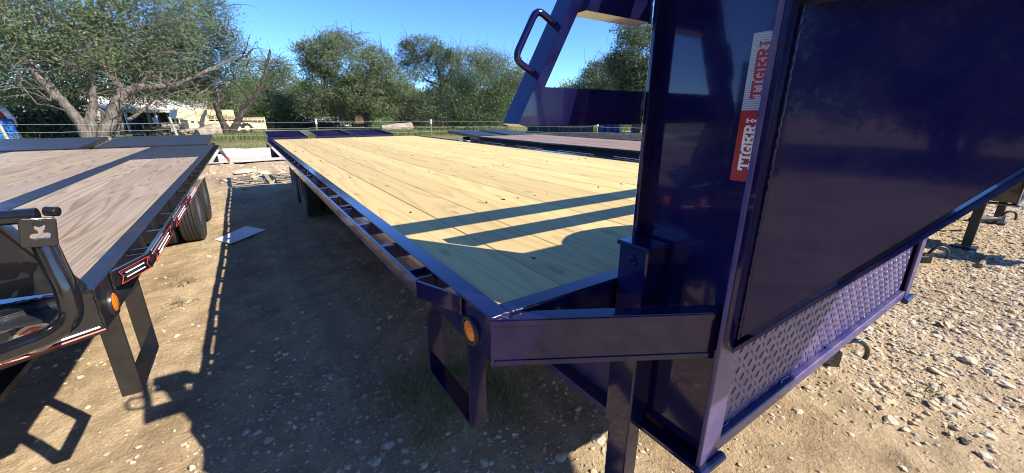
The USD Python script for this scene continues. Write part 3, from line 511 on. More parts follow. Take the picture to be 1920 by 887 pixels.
# ramps folded flat on the far end
for a, b in ((-2.86, -1.72), (-1.60, -.44)): 
    g = group_of(TL, 'ramp'); part(g, 'frame', cat([plate([(a, 7.06, .91), (b, 7.06, .91), (b, 8.5, .985), (a, 8.5, .985)], (0, 0, -.05))]), BLACK_DUSTY); part(g, 'tread_surface', plate([(a + .01, 7.07, .9145), (b - .01, 7.07, .9145), (b - .01, 8.49, .9885), (a + .01, 8.49, .9885)], (0, 0, -.002)), TREAD)
part(TL, 'side_marker', box(-.336, -.326, 4.62, 4.72, .78, .835), AMBER)
part(TL, 'tail_box', box(-.9, -.36, 7.06, 7.14, .66, .84), BLACK_DUSTY); g = group_of(TL, 'ramp_latch'); part(g, 'lever', tube([(-.33, 7.0, .86), (-.30, 7.02, .80), (-.27, 7.05, .74), (-.25, 7.05, .70)], [.03, .028, .02, .012], 8), STEEL, smooth=40); part(g, 'grip', tube([(-.25, 7.05, .73), (-.235, 7.05, .66)], .016, 8), REDLINE)

# black trailer beyond, on the right ----------------------------------------------------
TR, X, Y, V, B, C = build_trailer('flatbed_trailer', 'black flatbed trailer with brown worn deck and white rail stripes, beyond the purple one', 4.57, 0, BLACK, BLACK_DUSTY, deck='brown', ylen=6.4, rack=False, neck=False, hw=.74)
xl = X(-1.357) - .001
for k in range(7):
    y0 = 1.35 + k * .92
    for h in (.011, -.006): part(TR, 'pinstripe_bar', tube([(xl, y0, zm + h), (xl, y0 + .62, zm + h)], .0018, 6), WHITELINE)
part(TR, 'reflective_tape', box(X(-1.288), X(-1.2835), 2.62, 2.86, .805, .84), HONEY); part(TR, 'reflective_tape', box(X(-1.288), X(-1.2835), 2.87, 3.14, .805, .84), RED)
for a, b in ((3.85, 4.5), (4.65, 5.3)):
    g = group_of(TR, 'ramp'); part(g, 'frame', plate([(a, 7.1, .905), (b, 7.1, .905), (b, 8.4, .96), (a, 8.4, .96)], (0, 0, -.05)), BLACK_DUSTY); part(g, 'tread_surface', plate([(a + .01, 7.11, .9095), (b - .01, 7.11, .9095), (b - .01, 8.39, .9635), (a + .01, 8.39, .9635)], (0, 0, -.002)), TREAD)
T3, X, Y, V, B, C = build_trailer('flatbed_trailer', 'black trailer at the right edge, only its jack post and striped tread panel showing', 6.86, 0, BLACK, BLACK_DUSTY, deck='brown', ylen=2.6, rack=False, wheels_y=(1.3, 2.15))
for h, mm in ((.505, WHITELINE), (.495, REDLINE)): part(T3, 'panel_pinstripe', tube([(X(-.78), Y(-.2645), h), (X(.9), Y(-.2645), h)], .0035, 6), mm)

# jack cranks: a black tube with a hooked end, one under each neck ------------------------
def crank(x, y, z, label, M):
    T = thing('jack_crank', label, 'jack crank', (x, y, z), 'hooked jack cranks under the trailer necks')
    dx, dy = .78, -.62; L_ = lambda k, dz: np.array([x + dx * k, y + dy * k, z + dz])
    part(T, 'tube', tube([L_(-.42, -.02), L_(-.12, 0)], .026, 12), M, smooth=50); part(T, 'collar', bar(L_(-.16, -.012), L_(-.085, -.012), .044, .08), M)
    th = np.linspace(math.pi, -.35, 12); part(T, 'hook', tube([L_(-.11, -.01)] + [L_(-.03 + .075 * math.cos(t), .012 + .075 * math.sin(t)) for t in th], .0115, 8), M, smooth=50)
h1 = onz(1606, 668, .17); crank(h1[0], h1[1], .17, 'black hooked crank showing below the purple tread panel', BLACK)
h2 = onz(1765, 482, .18); crank(h2[0], h2[1], .18, 'black hooked crank on the gravel right of the short purple tube', BLACK_DUSTY)
h3 = onz(1896, 410, .18); crank(h3[0], h3[1], .18, 'black hooked crank at the right edge behind the far jack post', BLACK_DUSTY)

# ------------------------------------------------------------------ loose things on the ground
c = [onz(u, v, .036) for u, v in ((403, 449), (461, 424), (498, 430), (432, 456))]
single('metal_sheet', plate(c, (0, 0, -.006)), WHITEPAINT, 'flat pale metal sheet lying on the dirt between two trailers', 'metal sheet')
def pebble(seed, flatn=.6):
    s = trimesh.creation.icosphere(1); v = s.vertices; v = v * (1 + .85 * (meshkit.noise(v * 1.4 + seed * 3.1, seed) - .5)[:, None] + .25 * (meshkit.noise(v * 3 + seed, seed + 3) - .5)[:, None]); v[:, 2] *= flatn; v[:, 0] *= 1.2; s.vertices = v; return s
def scatter(name, protos, pos, scl, kind='stuff', tilt=.35, label=None, cat_=None):
    p = numbered('/World', name); pi = UsdGeom.PointInstancer.Define(stage, p); data(pi.GetPrim(), kind=kind, label=label, category=cat_)
    paths = [usdkit.mesh(stage, f'{p}/{n}', mm, M, sm).GetPath() for n, mm, M, sm in protos]
    pi.CreatePrototypesRel().SetTargets(paths); n = len(pos)
    pi.CreateProtoIndicesAttr(Vt.IntArray.FromNumpy(RNG.integers(0, len(paths), n).astype(np.int32))); pi.CreatePositionsAttr(Vt.Vec3fArray.FromNumpy(np.asarray(pos, np.float32)))
    pi.CreateScalesAttr(Vt.Vec3fArray.FromNumpy((np.asarray(scl)[:, None] * RNG.uniform(.75, 1.3, (n, 3))).astype(np.float32)))
    a = RNG.uniform(0, 2 * math.pi, n); t = RNG.normal(0, tilt, n); b = RNG.uniform(0, 2 * math.pi, n)
    qz = np.stack([np.cos(a / 2), 0 * a, 0 * a, np.sin(a / 2)], 1); qt = np.stack([np.cos(t / 2), np.sin(t / 2) * np.cos(b), np.sin(t / 2) * np.sin(b), 0 * a], 1)
    w1, x1, y1, z1 = qt.T; w2, x2, y2, z2 = qz.T
    q = np.stack([w1 * w2 - x1 * x2 - y1 * y2 - z1 * z2, w1 * x2 + x1 * w2 + y1 * z2 - z1 * y2, w1 * y2 - x1 * z2 + y1 * w2 + z1 * x2, w1 * z2 + x1 * y2 - y1 * x2 + z1 * w2], 1)
    pi.CreateOrientationsAttr(Vt.QuathArray([Gf.Quath(*map(float, r)) for r in q])); return p
def spots(n, x0, x1, y0, y1, dens):
    x, y = RNG.uniform(x0, x1, n), RNG.uniform(y0, y1, n); k = RNG.random(n) < dens(x, y); return x[k], y[k]
patch = lambda x, y, s, sd: meshkit.fbm(np.stack([x * s, y * s, 0 * x], -1), 3, sd)
prot = [(f'pebble_{i}' if False else 'pebble' + ('' if i == 0 else f'_{i:03d}'), pebble(i + 1), STONES[i % 3], False) for i in range(6)]
# fine grit between the trailers, thickest under the purple deck's front corner; coarse limestone on the right
def dens_l(x, y):
    lane = np.clip((patch(x, y, 1.1, 2) - .38) * 4, 0, 1); near = np.exp(-((x - .30) ** 2 / .45 + (y - 1.3) ** 2 / 1.5)); return np.clip(.05 + .16 * lane + .95 * near * (.35 + .65 * lane), 0, 1) * np.clip(1.15 - y / 14, .1, 1)
x, y = spots(60000, -1.6, 2.2, -.4, 9, dens_l); s = RNG.lognormal(math.log(.0042), .5, len(x)).clip(.0022, .016)
scatter('fine_gravel', prot, np.stack([x, y, gh(x, y) + s * .22], 1), s)
def dens_r(x, y):
    band = np.clip((patch(x, y, .8, 5) - .40) * 5, 0, 1); ridge = np.exp(-(((x - 4.2) * .22 + (y - .15)) ** 2) / .30) * np.clip((x - 2.1) / .5, 0, 1); return np.clip(.10 + .34 * band + 1.1 * ridge, 0, 1)
x, y = spots(170000, .9, 12, -2.2, 3.6, dens_r); s = RNG.lognormal(math.log(.0040), .55, len(x)).clip(.002, .017) * np.clip(.5 + .2 * x, .55, 1.7)
scatter('limestone_gravel', prot, np.stack([x, y, gh(x, y) + s * .02], 1), s)
x, y = spots(60000, 1.9, 9, -1.6, 2.4, lambda x, y: np.exp(-(((x - 4.0) * .20 + (y - .12)) ** 2) / .22) * np.clip((x - 2.0) / .7, 0, 1) * (.35 + .65 * np.clip((patch(x, y, 1.6, 15) - .38) * 5, 0, 1))); s = RNG.lognormal(math.log(.0068), .55, len(x)).clip(.004, .026)
flatp = [('rubble' + ('' if i == 0 else f'_{i:03d}'), pebble(i + 31, .5), STONES[(0, 1, 0, 0, 1, 2)[i]], False) for i in range(6)]
scatter('limestone_rubble', flatp, np.stack([x, y, gh(x, y) + s * .12], 1), s)
x, y = spots(9000, -9, 16, 8.5, 15, lambda x, y: np.clip((patch(x, y, .6, 7) - .3) * 2, .05, 1)); s = RNG.lognormal(math.log(.016), .6, len(x)).clip(.006, .08)
scatter('roadside_gravel', prot, np.stack([x, y, gh(x, y) + s * .1], 1), s)
def rock(px_, py_, r, label, nm='limestone_rock', M=STONE, g=None, flatn=.55, sd=0):
    c = onz(px_, py_, 0); t = pebble(sd + 20, flatn); t = t.subdivide(); v = t.vertices; v += (meshkit.noise(v * 4, sd)[:, None] - .5) * .12 * v; t.vertices = v * r; t.apply_translation([c[0], c[1], float(gh(c[0], c[1])) + r * .15]); return single(nm, t, M, label, 'rock', group=g)
rock(727, 830, .020, 'pale rock on shaded gravel left of the jack leg', sd=1); rock(985, 744, .016, 'small pale rock in the grass beside the purple step', sd=2); rock(1122, 832, .026, 'pale rock right against the jack leg', sd=3)
rock(1052, 862, .020, 'pale rock in dry grass left of the jack leg', sd=4); rock(238, 0 + 335, .10, 'rock', sd=5) if False else None
rock(455, 324, .22, 'flat limestone slab in front of the caliche road', flatn=.3, sd=6); rock(497, 326, .10, 'small limestone rock beside the flat slab', sd=7)
rock(1815, 678, .034, 'largest pale rock of the gravel on the right', sd=9); rock(1862, 700, .027, 'pale rock right of the largest gravel rock', sd=10); rock(1790, 668, .024, 'pale rock left of the largest gravel rock', sd=11)
rock(1845, 850, .02, 'flat pale stone on the dirt in the lower right corner', sd=12); rock(1808, 824, .018, 'dark brown curled clod with a long shadow', nm='clod', M=RUBBER, sd=13)
st = [onz(u, v, .012) for u, v in ((1838, 498), (1852, 482), (1880, 482), (1915, 470))]; single('dead_branch', tube(smoothpath(st, 4), [.022] * 3 + [.016] * 6 + [.007] * 4, 6), DRYWOOD, 'dead forked branch lying on the gravel by the far jack post', 'branch', smooth=True)

# blades, weeds and grass -------------------------------------------------------------------
def blades(x, y, h, w, lean, zf=gh, seed=0):
    g = np.random.default_rng(seed); n = len(x); a = g.uniform(0, 2 * math.pi, n); b = g.uniform(0, 2 * math.pi, n); L = g.normal(0, 1, n) * lean
    z = zf(x, y) - .005; base = np.stack([x, y, z], 1); s = np.stack([np.cos(a), np.sin(a), 0 * a], 1) * (w / 2)[:, None]; d = np.stack([np.cos(b), np.sin(b), 0 * b], 1)
    m1 = base + np.stack([0 * h, 0 * h, h * .55], 1) + d * (L * h * .3)[:, None]; tip = base + np.stack([0 * h, 0 * h, h * (1 - .4 * np.abs(L).clip(0, 1))], 1) + d * (L * h)[:, None]
    V = np.stack([base - s, base + s, m1 + s * .7, m1 - s * .7, tip], 1).reshape(-1, 3); i = np.arange(n)[:, None] * 5
    F3 = np.concatenate([i + [0, 1, 2], i + [0, 2, 3], i + [3, 2, 4]], 0); return V, F3
def tufts(centers, per, spread, hmean, wid, lean, seed, zf=gh):
    g = np.random.default_rng(seed); c = np.repeat(np.asarray(centers, float), per, 0); x = c[:, 0] + g.normal(0, spread, len(c)); y = c[:, 1] + g.normal(0, spread, len(c)); h = hmean * g.uniform(.4, 1.4, len(c)); return blades(x, y, h, wid * g.uniform(.6, 1.3, len(c)), lean, zf, seed)
g = np.random.default_rng(5)
cs = np.stack([g.uniform(.42, .90, 34), g.uniform(1.2, 1.8, 34)], 1); cs = cs[meshkit.fbm(np.c_[cs * 2.2, cs[:, :1] * 0], 2, 4) > .36]
setting('trailer_grass', tufts(cs, 44, .05, .09, .0036, 1.0, 21), PALEGRASS, kind='stuff', label='thin green and dry grass growing under the front of the purple trailer', cat='grass')
cs = np.array([onz(u, v, 0)[:2] for u, v in [(1010, 820), (1040, 850), (985, 790), (1080, 800), (1020, 770), (960, 745), (1060, 760)]])
setting('dry_grass', tufts(cs, 30, .04, .05, .0025, 1.3, 22), DRYGRASS, kind='stuff', label='short dry grass in the gravel left of the jack leg', cat='grass')
for k, (u, v, lab) in enumerate([(335, 571, 'small grey green weed on the dirt right of the black step'), (352, 533, 'low sprawling weed between the tyre and the black step'), (1740, 728, 'tiny weed on the gravel right of the purple neck'), (505, 585, 'thin dry weed in the trailer shadow')]):
    c = onz(u, v, 0); single('weed', tufts([c[:2]], 46, .05, .035, .006, 1.5, 30 + k), GREY if k < 2 else WEEDM, lab, 'weed')
n = 2600; x = g.uniform(-1.4, 3.5, n); y = g.uniform(-.5, 7, n); k = meshkit.fbm(np.stack([x * 1.3, y * .9, 0 * x], 1), 3, 33) > .5; x, y = x[k], y[k]; n = len(x); a = g.uniform(0, math.pi, n); L = g.uniform(.006, .032, n); w = g.uniform(.0007, .0015, n); zc = gh(x, y) + .006; dx, dy = np.cos(a), np.sin(a)
V = np.stack([np.stack([x - dx * L - dy * w, y - dy * L + dx * w, zc], 1), np.stack([x + dx * L, y + dy * L, zc + .006], 1), np.stack([x - dx * L + dy * w, y - dy * L - dx * w, zc], 1)], 1).reshape(-1, 3); setting('straw_litter', (V, np.arange(n * 3).reshape(-1, 3)), DRYGRASS, kind='stuff', label='bits of straw and dry stalks strewn over the dirt', cat='straw')
# field grass: thin on the mown strip, long along the fence
n = 26000; x = g.uniform(-26, 30, n); y = 17.8 + 11 * g.random(n) ** 1.3; h = g.uniform(.03, .10, n)
setting('field_grass', blades(x, y, h, g.uniform(.012, .03, n), .8, lambda x, y: .02 + 0 * x, 41), GRASSM, kind='stuff', label='short grass of the strip beyond the pale road', cat='grass')
n = 15000; x = g.uniform(-20, 32, n); y = 26.4 + g.normal(0, .9, n) - np.clip(x - 8, 0, 30) * .12; k = meshkit.fbm(np.stack([x * .45, y * .2, 0 * x], 1), 3, 12) > .42; x, y = x[k], y[k]; h = g.uniform(.15, .65, len(x))
setting('fence_weeds', blades(x, y, h, g.uniform(.012, .03, len(x)), .45, lambda x, y: .02 + 0 * x, 42), WEEDM, kind='stuff', label='long pale weeds along the wire fence', cat='grass')

# ------------------------------------------------------------------ the wire fence
posts = [(-9, 222, 26, 'pipe'), (318, 222, 25.6, 'pipe'), (592, 225, 24.6, 'tee'), (808, 225, 26.0, 'tee'), (983, 236, 25.4, 'thin'), (1121, 229, 24.6, 'tee')]
FT = thing('wire_fence', 'barbed wire fence of strands across the back of the yard', 'fence', (0, 25, 0))
pos = []
for u, v, r, kind in posts:
    top = far(u, v, r); pos.append((top, kind))
labs = ['rusty green pipe post at the left edge by the blue barrel', 'rusty green pipe fence post in front of the stone pile', 'green fence post with a white cap left of the folded ramps', 'white capped fence post right of the weathered log', 'thin green fence post below the purple rack', 'white capped fence post in front of the blue barrels']
for (t, kind), lab in zip(pos, labs):
    b = np.array([t[0], t[1], -.05]); T = thing('fence_post', lab, 'fence post', b)
    if kind == 'pipe':
        lean = np.array([.18, 0, 0]); part(T, 'pipe', tube([b + lean, t], .055, 10), RUSTPIPE, smooth=50); part(T, 'cap', tube([t, t + (0, 0, .06)], .062, 10), RUSTPIPE)
    else:
        part(T, 'post', cat([box(t[0] - .035, t[0] + .035, t[1] - .006, t[1] + .006, -.05, t[2]), box(t[0] - .006, t[0] + .006, t[1], t[1] + .04, -.05, t[2])]), GREENPOST)
        if kind == 'tee': part(T, 'cap', tube([t - (0, 0, .22), t + (0, 0, .03)], .05, 8), WHITELINE)
ex0, ex1 = far(-260, 226, 27), far(1330, 222, 23)
line = [ex0] + [p for p, _ in pos] + [ex1]
for zz in (.30, .62, .93):
    P = []
    for p, q in zip(line, line[1:]):
        for t in np.linspace(0, 1, 6)[:-1]: c = p[:2] * (1 - t) + q[:2] * t; P.append((c[0], c[1] - .05, zz - .10 * t * (1 - t)))
    part(FT, 'wire', tube(P, .0055, 4), WIRE)

# ------------------------------------------------------------------ trees
def quads(c, size, g, droop=0.0):                                # small leaves, their faces turned on the whole to the light
    n = len(c); nn = g.normal(0, 1, (n, 3)) + [.40, -.55, .75]; nn /= np.linalg.norm(nn, axis=1, keepdims=True); a = np.cross(nn, g.normal(0, 1, (n, 3))); a /= np.linalg.norm(a, axis=1, keepdims=True); b = np.cross(nn, a); a[:, 2] -= droop
    l, w = size * g.uniform(.6, 1.4, n), size * g.uniform(.45, .85, n); V = np.stack([c - a * l[:, None] + b * (w * .5)[:, None], c - a * (l * .3)[:, None] - b * w[:, None], c + a * l[:, None]], 1).reshape(-1, 3)
    i = np.arange(n)[:, None] * 3; return V, (i + [0, 1, 2])
def crown(blobs, r, size, per_clump, dens, seed, depth=None, spread=.3, droop=0., shell=.55):
    """blobs: (u, v, ru, rv[, dr]) in photograph pixels, each an ellipsoid r (+dr) metres away."""
    g = np.random.default_rng(seed); out = []
    for bl in blobs:
        u, v, ru, rv = bl[:4]; rr = r + (bl[4] if len(bl) > 4 else 0); c = far(u, v, rr); a = np.linalg.norm(far(u + ru, v, rr) - far(u - ru, v, rr)) / 2; h = abs(far(u, v - rv, rr)[2] - far(u, v + rv, rr)[2]) / 2
        n = max(8, int(dens * a * h * 25.0)); d = g.normal(0, 1, (n, 3)); d /= np.linalg.norm(d, axis=1, keepdims=True); q = g.uniform(shell ** 3, 1, n) ** (1 / 3)
        lump = .82 + .36 * meshkit.noise(d * 2.2 + seed, seed); cc = c + d * (q * lump)[:, None] * [a, min(a, depth or a), h]
        cl = np.repeat(cc, per_clump, 0); sp = np.repeat(g.uniform(.6, 1.4, n) * spread, per_clump)[:, None]; out.append(cl + g.normal(0, 1, cl.shape) * sp * [1, 1, .75])
    return quads(np.vstack(out), size, g, droop)
def limb(pts, r0, r1, r, n=8, seed=0):
    g = np.random.default_rng(seed); P = smoothpath([far(u, v, r + (d[0] if d else 0)) for u, v, *d in pts], 5); P = P + g.normal(0, r0 * .12, P.shape); return tube(P, np.linspace(r0, r1, len(P)), n)
def twigs(starts, r, seed, L=1.6, r0=.03, n=3):
    g = np.random.default_rng(seed); out = []
    for u, v in starts:
        p = far(u, v, r)
        for _ in range(n):
            d = g.normal(0, 1, 3); d[2] = abs(d[2]) * .8; d /= np.linalg.norm(d); P = [p]
            for k in range(4): d = d + g.normal(0, .3, 3); d /= np.linalg.norm(d); P.append(P[-1] + d * L / 4)
            out.append(tube(P, np.linspace(r0, .006, 5), 5))
    return out
def tree(name, label, base, limbs, blobs, r, M, bark, size=.10, per=26, dens=2.2, seed=1, spread=.3, droop=0., depth=None, group=None, tw=None, shell=.55):
    b = far(base[0], base[1], r); b[2] = 0; T = thing(name, label, 'tree', b, group)
    wood_ = [limb(p, a, c, r, 9, seed + i) for i, (p, a, c) in enumerate(limbs)]
    main = [w for w, l in zip(wood_, limbs) if l[1] >= .12]; fine = [w for w, l in zip(wood_, limbs) if l[1] < .12]
    if tw: fine += twigs(tw, r, seed)
    gt = np.random.default_rng(seed + 77); fine += twigs([(u + gt.normal(0, ru * .5), v + gt.normal(0, rv * .5)) for u, v, ru, rv, *_ in blobs for _ in range(3)], r - .8, seed + 5, 1.9, .022, 3)
    part(T, 'trunk', cat(main or fine), bark, smooth=True)
    if main and fine: part(T, 'branch', cat(fine), bark, smooth=True, kind='stuff')
    if blobs: part(T, 'crown', crown(blobs, r, size * .82, per, dens, seed, depth, spread, droop, shell), M)
    return T
# left oak with several pale trunks, its crown leaving the top of the picture
tree('oak_tree', 'big oak with pale leaning trunks behind the black trailer', (170, 265),
     [([(168, 275), (160, 250), (122, 195), (85, 160), (50, 118), (25, 95)], .27, .05), ([(165, 275), (168, 235), (172, 205), (175, 170), (165, 120)], .28, .06), ([(190, 275), (197, 248), (214, 205), (228, 180)], .29, .20),
      ([(226, 182), (222, 160), (205, 135), (192, 108)], .17, .12), ([(192, 120), (178, 80), (160, 62), (125, 48), (85, 15)], .09, .03), ([(178, 90), (180, 50), (190, 15), (208, 12)], .08, .02), ([(226, 182), (245, 168), (285, 162), (320, 162), (360, 145), (400, 128), (440, 108)], .18, .05),
      ([(225, 275, 1), (224, 240, 1), (218, 205, 1), (215, 190, 1)], .22, .14), ([(265, 163), (272, 145), (280, 135), (293, 130)], .07, .03), ([(300, 160), (300, 130), (293, 105), (300, 95)], .06, .02), ([(120, 195), (90, 150), (60, 120), (28, 112)], .10, .03), ([(150, 150), (130, 120), (95, 105), (60, 70)], .08, .02), ([(345, 150), (350, 100), (340, 70)], .06, .02), ([(240, 225), (270, 205), (290, 185)], .09, .04)],
     [(-30, 60, 90, 90), (60, 40, 100, 80), (150, -20, 110, 80), (60, 130, 90, 45, 2), (150, 100, 80, 60), (230, 60, 80, 80), (300, 10, 90, 70), (265, 130, 60, 40, 1.5), (-10, 175, 70, 30, 2), (70, 180, 50, 22, 2.5), (200, 150, 60, 30, 2), (330, 85, 50, 60), (320, 165, 40, 18, 1), (300, 186, 50, 12, 1), (235, 192, 35, 10, 1.5), (365, 188, 30, 12, 1)],
     27, OAK, BARK, size=.085, per=26, dens=2.3, seed=3, spread=.28, depth=2.6, tw=[(100, 60), (200, 30), (300, 95), (360, 145), (60, 120), (280, 60)])
tree('mesquite_tree', 'feathery light green mesquite with a dark forked trunk by the tan livestock trailer', (430, 250),
     [([(428, 262), (424, 245), (412, 215), (408, 190), (415, 160)], .26, .10), ([(430, 262), (440, 238), (460, 205), (478, 182), (490, 160), (497, 140), (502, 112), (507, 92)], .24, .05), ([(492, 160), (500, 140), (515, 128)], .06, .015), ([(478, 182), (500, 165), (530, 160), (562, 152)], .07, .012), ([(470, 190), (440, 155), (410, 150)], .08, .02), ([(462, 108), (470, 95), (485, 90), (500, 95)], .05, .012), ([(440, 115), (452, 108), (462, 90), (466, 70)], .06, .015), ([(452, 108), (468, 100), (480, 78)], .05, .012), ([(490, 165), (520, 172), (556, 178)], .05, .01), ([(500, 120), (520, 118), (545, 130)], .03, .008)],
     [(400, 40, 45, 60), (365, 20, 60, 60), (375, 110, 55, 60, 3), (430, 85, 32, 35, 1), (410, 165, 40, 28, 5), (350, 160, 40, 30, 6), (455, 130, 30, 40, 2), (330, 70, 40, 60, 3)],
     33, MESQ, BARKDARK, size=.085, per=34, dens=2.0, seed=5, spread=.42, depth=2.4, droop=.2, tw=[(462, 100), (500, 120), (400, 90), (480, 180)])
tree('oak_tree', 'round dark green oak at the middle of the tree line', (690, 250), [([(692, 262), (690, 235), (683, 205), (680, 175)], .34, .22), ([(686, 205), (715, 190), (740, 175), (760, 165)], .18, .06), ([(682, 185), (660, 160), (640, 140)], .16, .05), ([(680, 180), (690, 140), (700, 110)], .18, .05), ([(735, 258), (730, 225), (718, 200), (745, 190)], .2, .06), ([(650, 225), (640, 210), (625, 205)], .06, .02), ([(690, 200), (665, 190), (650, 195)], .07, .02)],
     [(632, 85, 40, 28), (600, 110, 40, 40), (650, 120, 70, 55), (700, 130, 45, 45), (610, 165, 50, 40), (680, 175, 60, 35), (725, 150, 35, 40), (575, 105, 25, 30), (640, 205, 60, 22, 2), (720, 205, 40, 25), (590, 200, 35, 22), (755, 175, 28, 30)], 40, OAK, BARKDARK, size=.105, per=26, dens=2.7, seed=8, spread=.25, depth=3.0, shell=.6)
tree('oak_tree', 'taller oak with an open crown right of the round oak', (830, 250), [([(830, 262), (829, 230), (828, 190), (826, 150), (815, 110)], .22, .06), ([(826, 160), (800, 150), (785, 135), (775, 165)], .10, .03), ([(828, 170), (845, 130), (850, 110)], .10, .03), ([(800, 152), (812, 140), (820, 135)], .05, .015)],
     [(795, 90, 38, 24), (765, 100, 24, 26), (820, 105, 30, 26), (780, 130, 35, 26), (840, 125, 28, 30), (800, 205, 45, 30), (765, 190, 30, 30), (835, 165, 35, 30), (850, 105, 22, 15)], 45, OAKDARK, BARKDARK, size=.115, per=24, dens=2.3, seed=9, spread=.25, depth=2.5)
tree('willow_tree', 'pale green feathery tree left of the purple rack', (900, 250), [([(900, 262), (898, 225), (890, 185), (885, 150)], .12, .03), ([(915, 262), (920, 220), (925, 180), (930, 140)], .12, .03), ([(945, 260), (955, 225), (975, 190)], .12, .02), ([(880, 260), (872, 220), (868, 180)], .12, .03), ([(860, 265), (850, 240), (870, 225), (885, 218)], .2, .1)],
     [(880, 130, 32, 38), (905, 165, 45, 45), (870, 195, 40, 40), (930, 150, 30, 50), (950, 195, 40, 40), (975, 160, 25, 40), (900, 220, 60, 20), (845, 215, 30, 22), (895, 110, 18, 20)], 37, WILLOW, BARK, size=.085, per=32, dens=2.6, seed=10, spread=.4, depth=2.4, droop=.35)
tree('elm_tree', 'thin grey twigged tree rising behind the pale feathery tree', (930, 245), [([(930, 262), (925, 180), (915, 110), (900, 85)], .12, .03), ([(925, 180), (935, 120), (938, 95)], .08, .02), ([(925, 170), (960, 130), (985, 125)], .07, .02)],
     [(905, 105, 22, 18), (938, 118, 22, 22), (965, 145, 28, 25), (990, 150, 18, 25), (925, 140, 30, 30)], 44, GREY, BARK, size=.09, per=18, dens=1.8, seed=11, spread=.4, depth=2.0)
tree('oak_tree', 'dark oak seen through the purple rack', (1190, 235), [([(1195, 262), (1192, 200), (1190, 150), (1188, 100)], .3, .1), ([(1190, 150), (1170, 120), (1160, 100)], .14, .04)],
     [(1195, 60, 45, 26), (1215, 110, 70, 60), (1185, 145, 40, 35), (1155, 125, 22, 26), (1240, 170, 80, 60), (1130, 160, 20, 18, 3), (1120, 190, 35, 22, 3), (1180, 195, 50, 25)], 30, OAKDARK, BARKDARK, size=.10, per=26, dens=4.4, seed=12, spread=.24, depth=3.2, shell=.5)
tree('mesquite_tree', 'soft green mesquite behind the tan livestock trailer', (520, 245), [([(520, 260), (515, 225), (505, 190), (495, 150)], .2, .05), ([(515, 215), (535, 190), (550, 175)], .1, .03)],
     [(505, 200, 35, 30), (545, 205, 30, 26), (480, 150, 40, 45, 3), (530, 160, 40, 40, 3), (465, 205, 30, 26), (520, 130, 30, 30, 3), (555, 215, 30, 22)], 44, MESQ, BARKDARK, size=.10, per=30, dens=2.3, seed=13, spread=.42, depth=2.5)
tree('oak_tree', 'dark oak deep behind the pale leaning trunks', (90, 255), [([(98, 275), (100, 230), (95, 190), (90, 150)], .5, .3), ([(98, 225), (70, 190), (40, 160)], .25, .08), ([(100, 220), (140, 180), (160, 150)], .25, .08)],
     [(40, 110, 130, 60), (200, 95, 120, 60), (120, 60, 150, 60), (330, 120, 90, 50), (-60, 150, 80, 60), (-20, 200, 60, 25), (140, 165, 60, 25), (250, 175, 40, 15), (300, 150, 60, 30), (380, 175, 40, 20)], 36, OAKDARK, BARKDARK, size=.12, per=24, dens=2.2, seed=14, spread=.42, depth=3.2)
# loose thicket behind everything, so that no bare horizon shows
bl = [(u, 198 + 14 * math.sin(u * .05), 45, 34, 3 * math.sin(u)) for u in range(-300, 1330, 55)]
T = thing('thicket', 'continuous thicket of trees far behind the livestock trailer and sheds', 'thicket', far(600, 240, 62) * [1, 1, 0]); stage.GetPrimAtPath(T).SetCustomDataByKey('kind', 'stuff')
part(T, 'foliage', crown(bl, 60, .17, 26, 2.2, 15, 4.0, .55), OAK); part(T, 'stem', cat([limb([(u, 262), (u + 4, 235), (u - 3, 215)], .16, .08, 58, 6, u) for u in range(540, 1000, 21)]), BARKDARK, smooth=True, kind='stuff')
bl = [(u, 238 + 5 * math.sin(u * .13), 26, 14, 2 * math.sin(u * .7)) for u in list(range(520, 660, 26)) + list(range(760, 1010, 26))]
T = thing('undergrowth', 'tangled dry undergrowth below the tree line', 'undergrowth', far(700, 245, 46) * [1, 1, 0]); stage.GetPrimAtPath(T).SetCustomDataByKey('kind', 'stuff')
part(T, 'foliage', crown(bl, 47, .10, 26, 2.4, 16, 1.6, .4), GREY)
c = far(708, 250, 30); T = thing('young_willow', 'bright green sapling beside the weathered log', 'sapling', c * [1, 1, 0]); part(T, 'stem', limb([(708, 258), (712, 240), (725, 228)], .02, .008, 30, 6), BARK); part(T, 'crown', crown([(712, 236, 14, 10), (728, 228, 10, 7)], 30, .05, 22, 9, 17, .5, .14), BRIGHT)

# dark brush heap in the shade behind the black trailer
T = thing('brush_heap', 'dark heap of brush in the shade behind the black trailer', 'brush heap', far(80, 250, 33) * [1, 1, 0])
part(T, 'foliage', crown([(40, 238, 40, 34), (90, 232, 50, 34), (130, 240, 40, 34), (65, 225, 45, 22), (115, 215, 30, 30)], 33, .12, 30, 5.5, 18, 1.8, .3, shell=.4), OAKDARK)

# ------------------------------------------------------------------ sheds and things in the back lot
def along(u0, u1, r0, r1=None):                                  # ground points under two columns
    a, b = far(u0, 250, r0), far(u1, 250, r1 or r0); a[2] = b[2] = 0; return a, b
def hz(u, v, r): return far(u, v, r)[2]
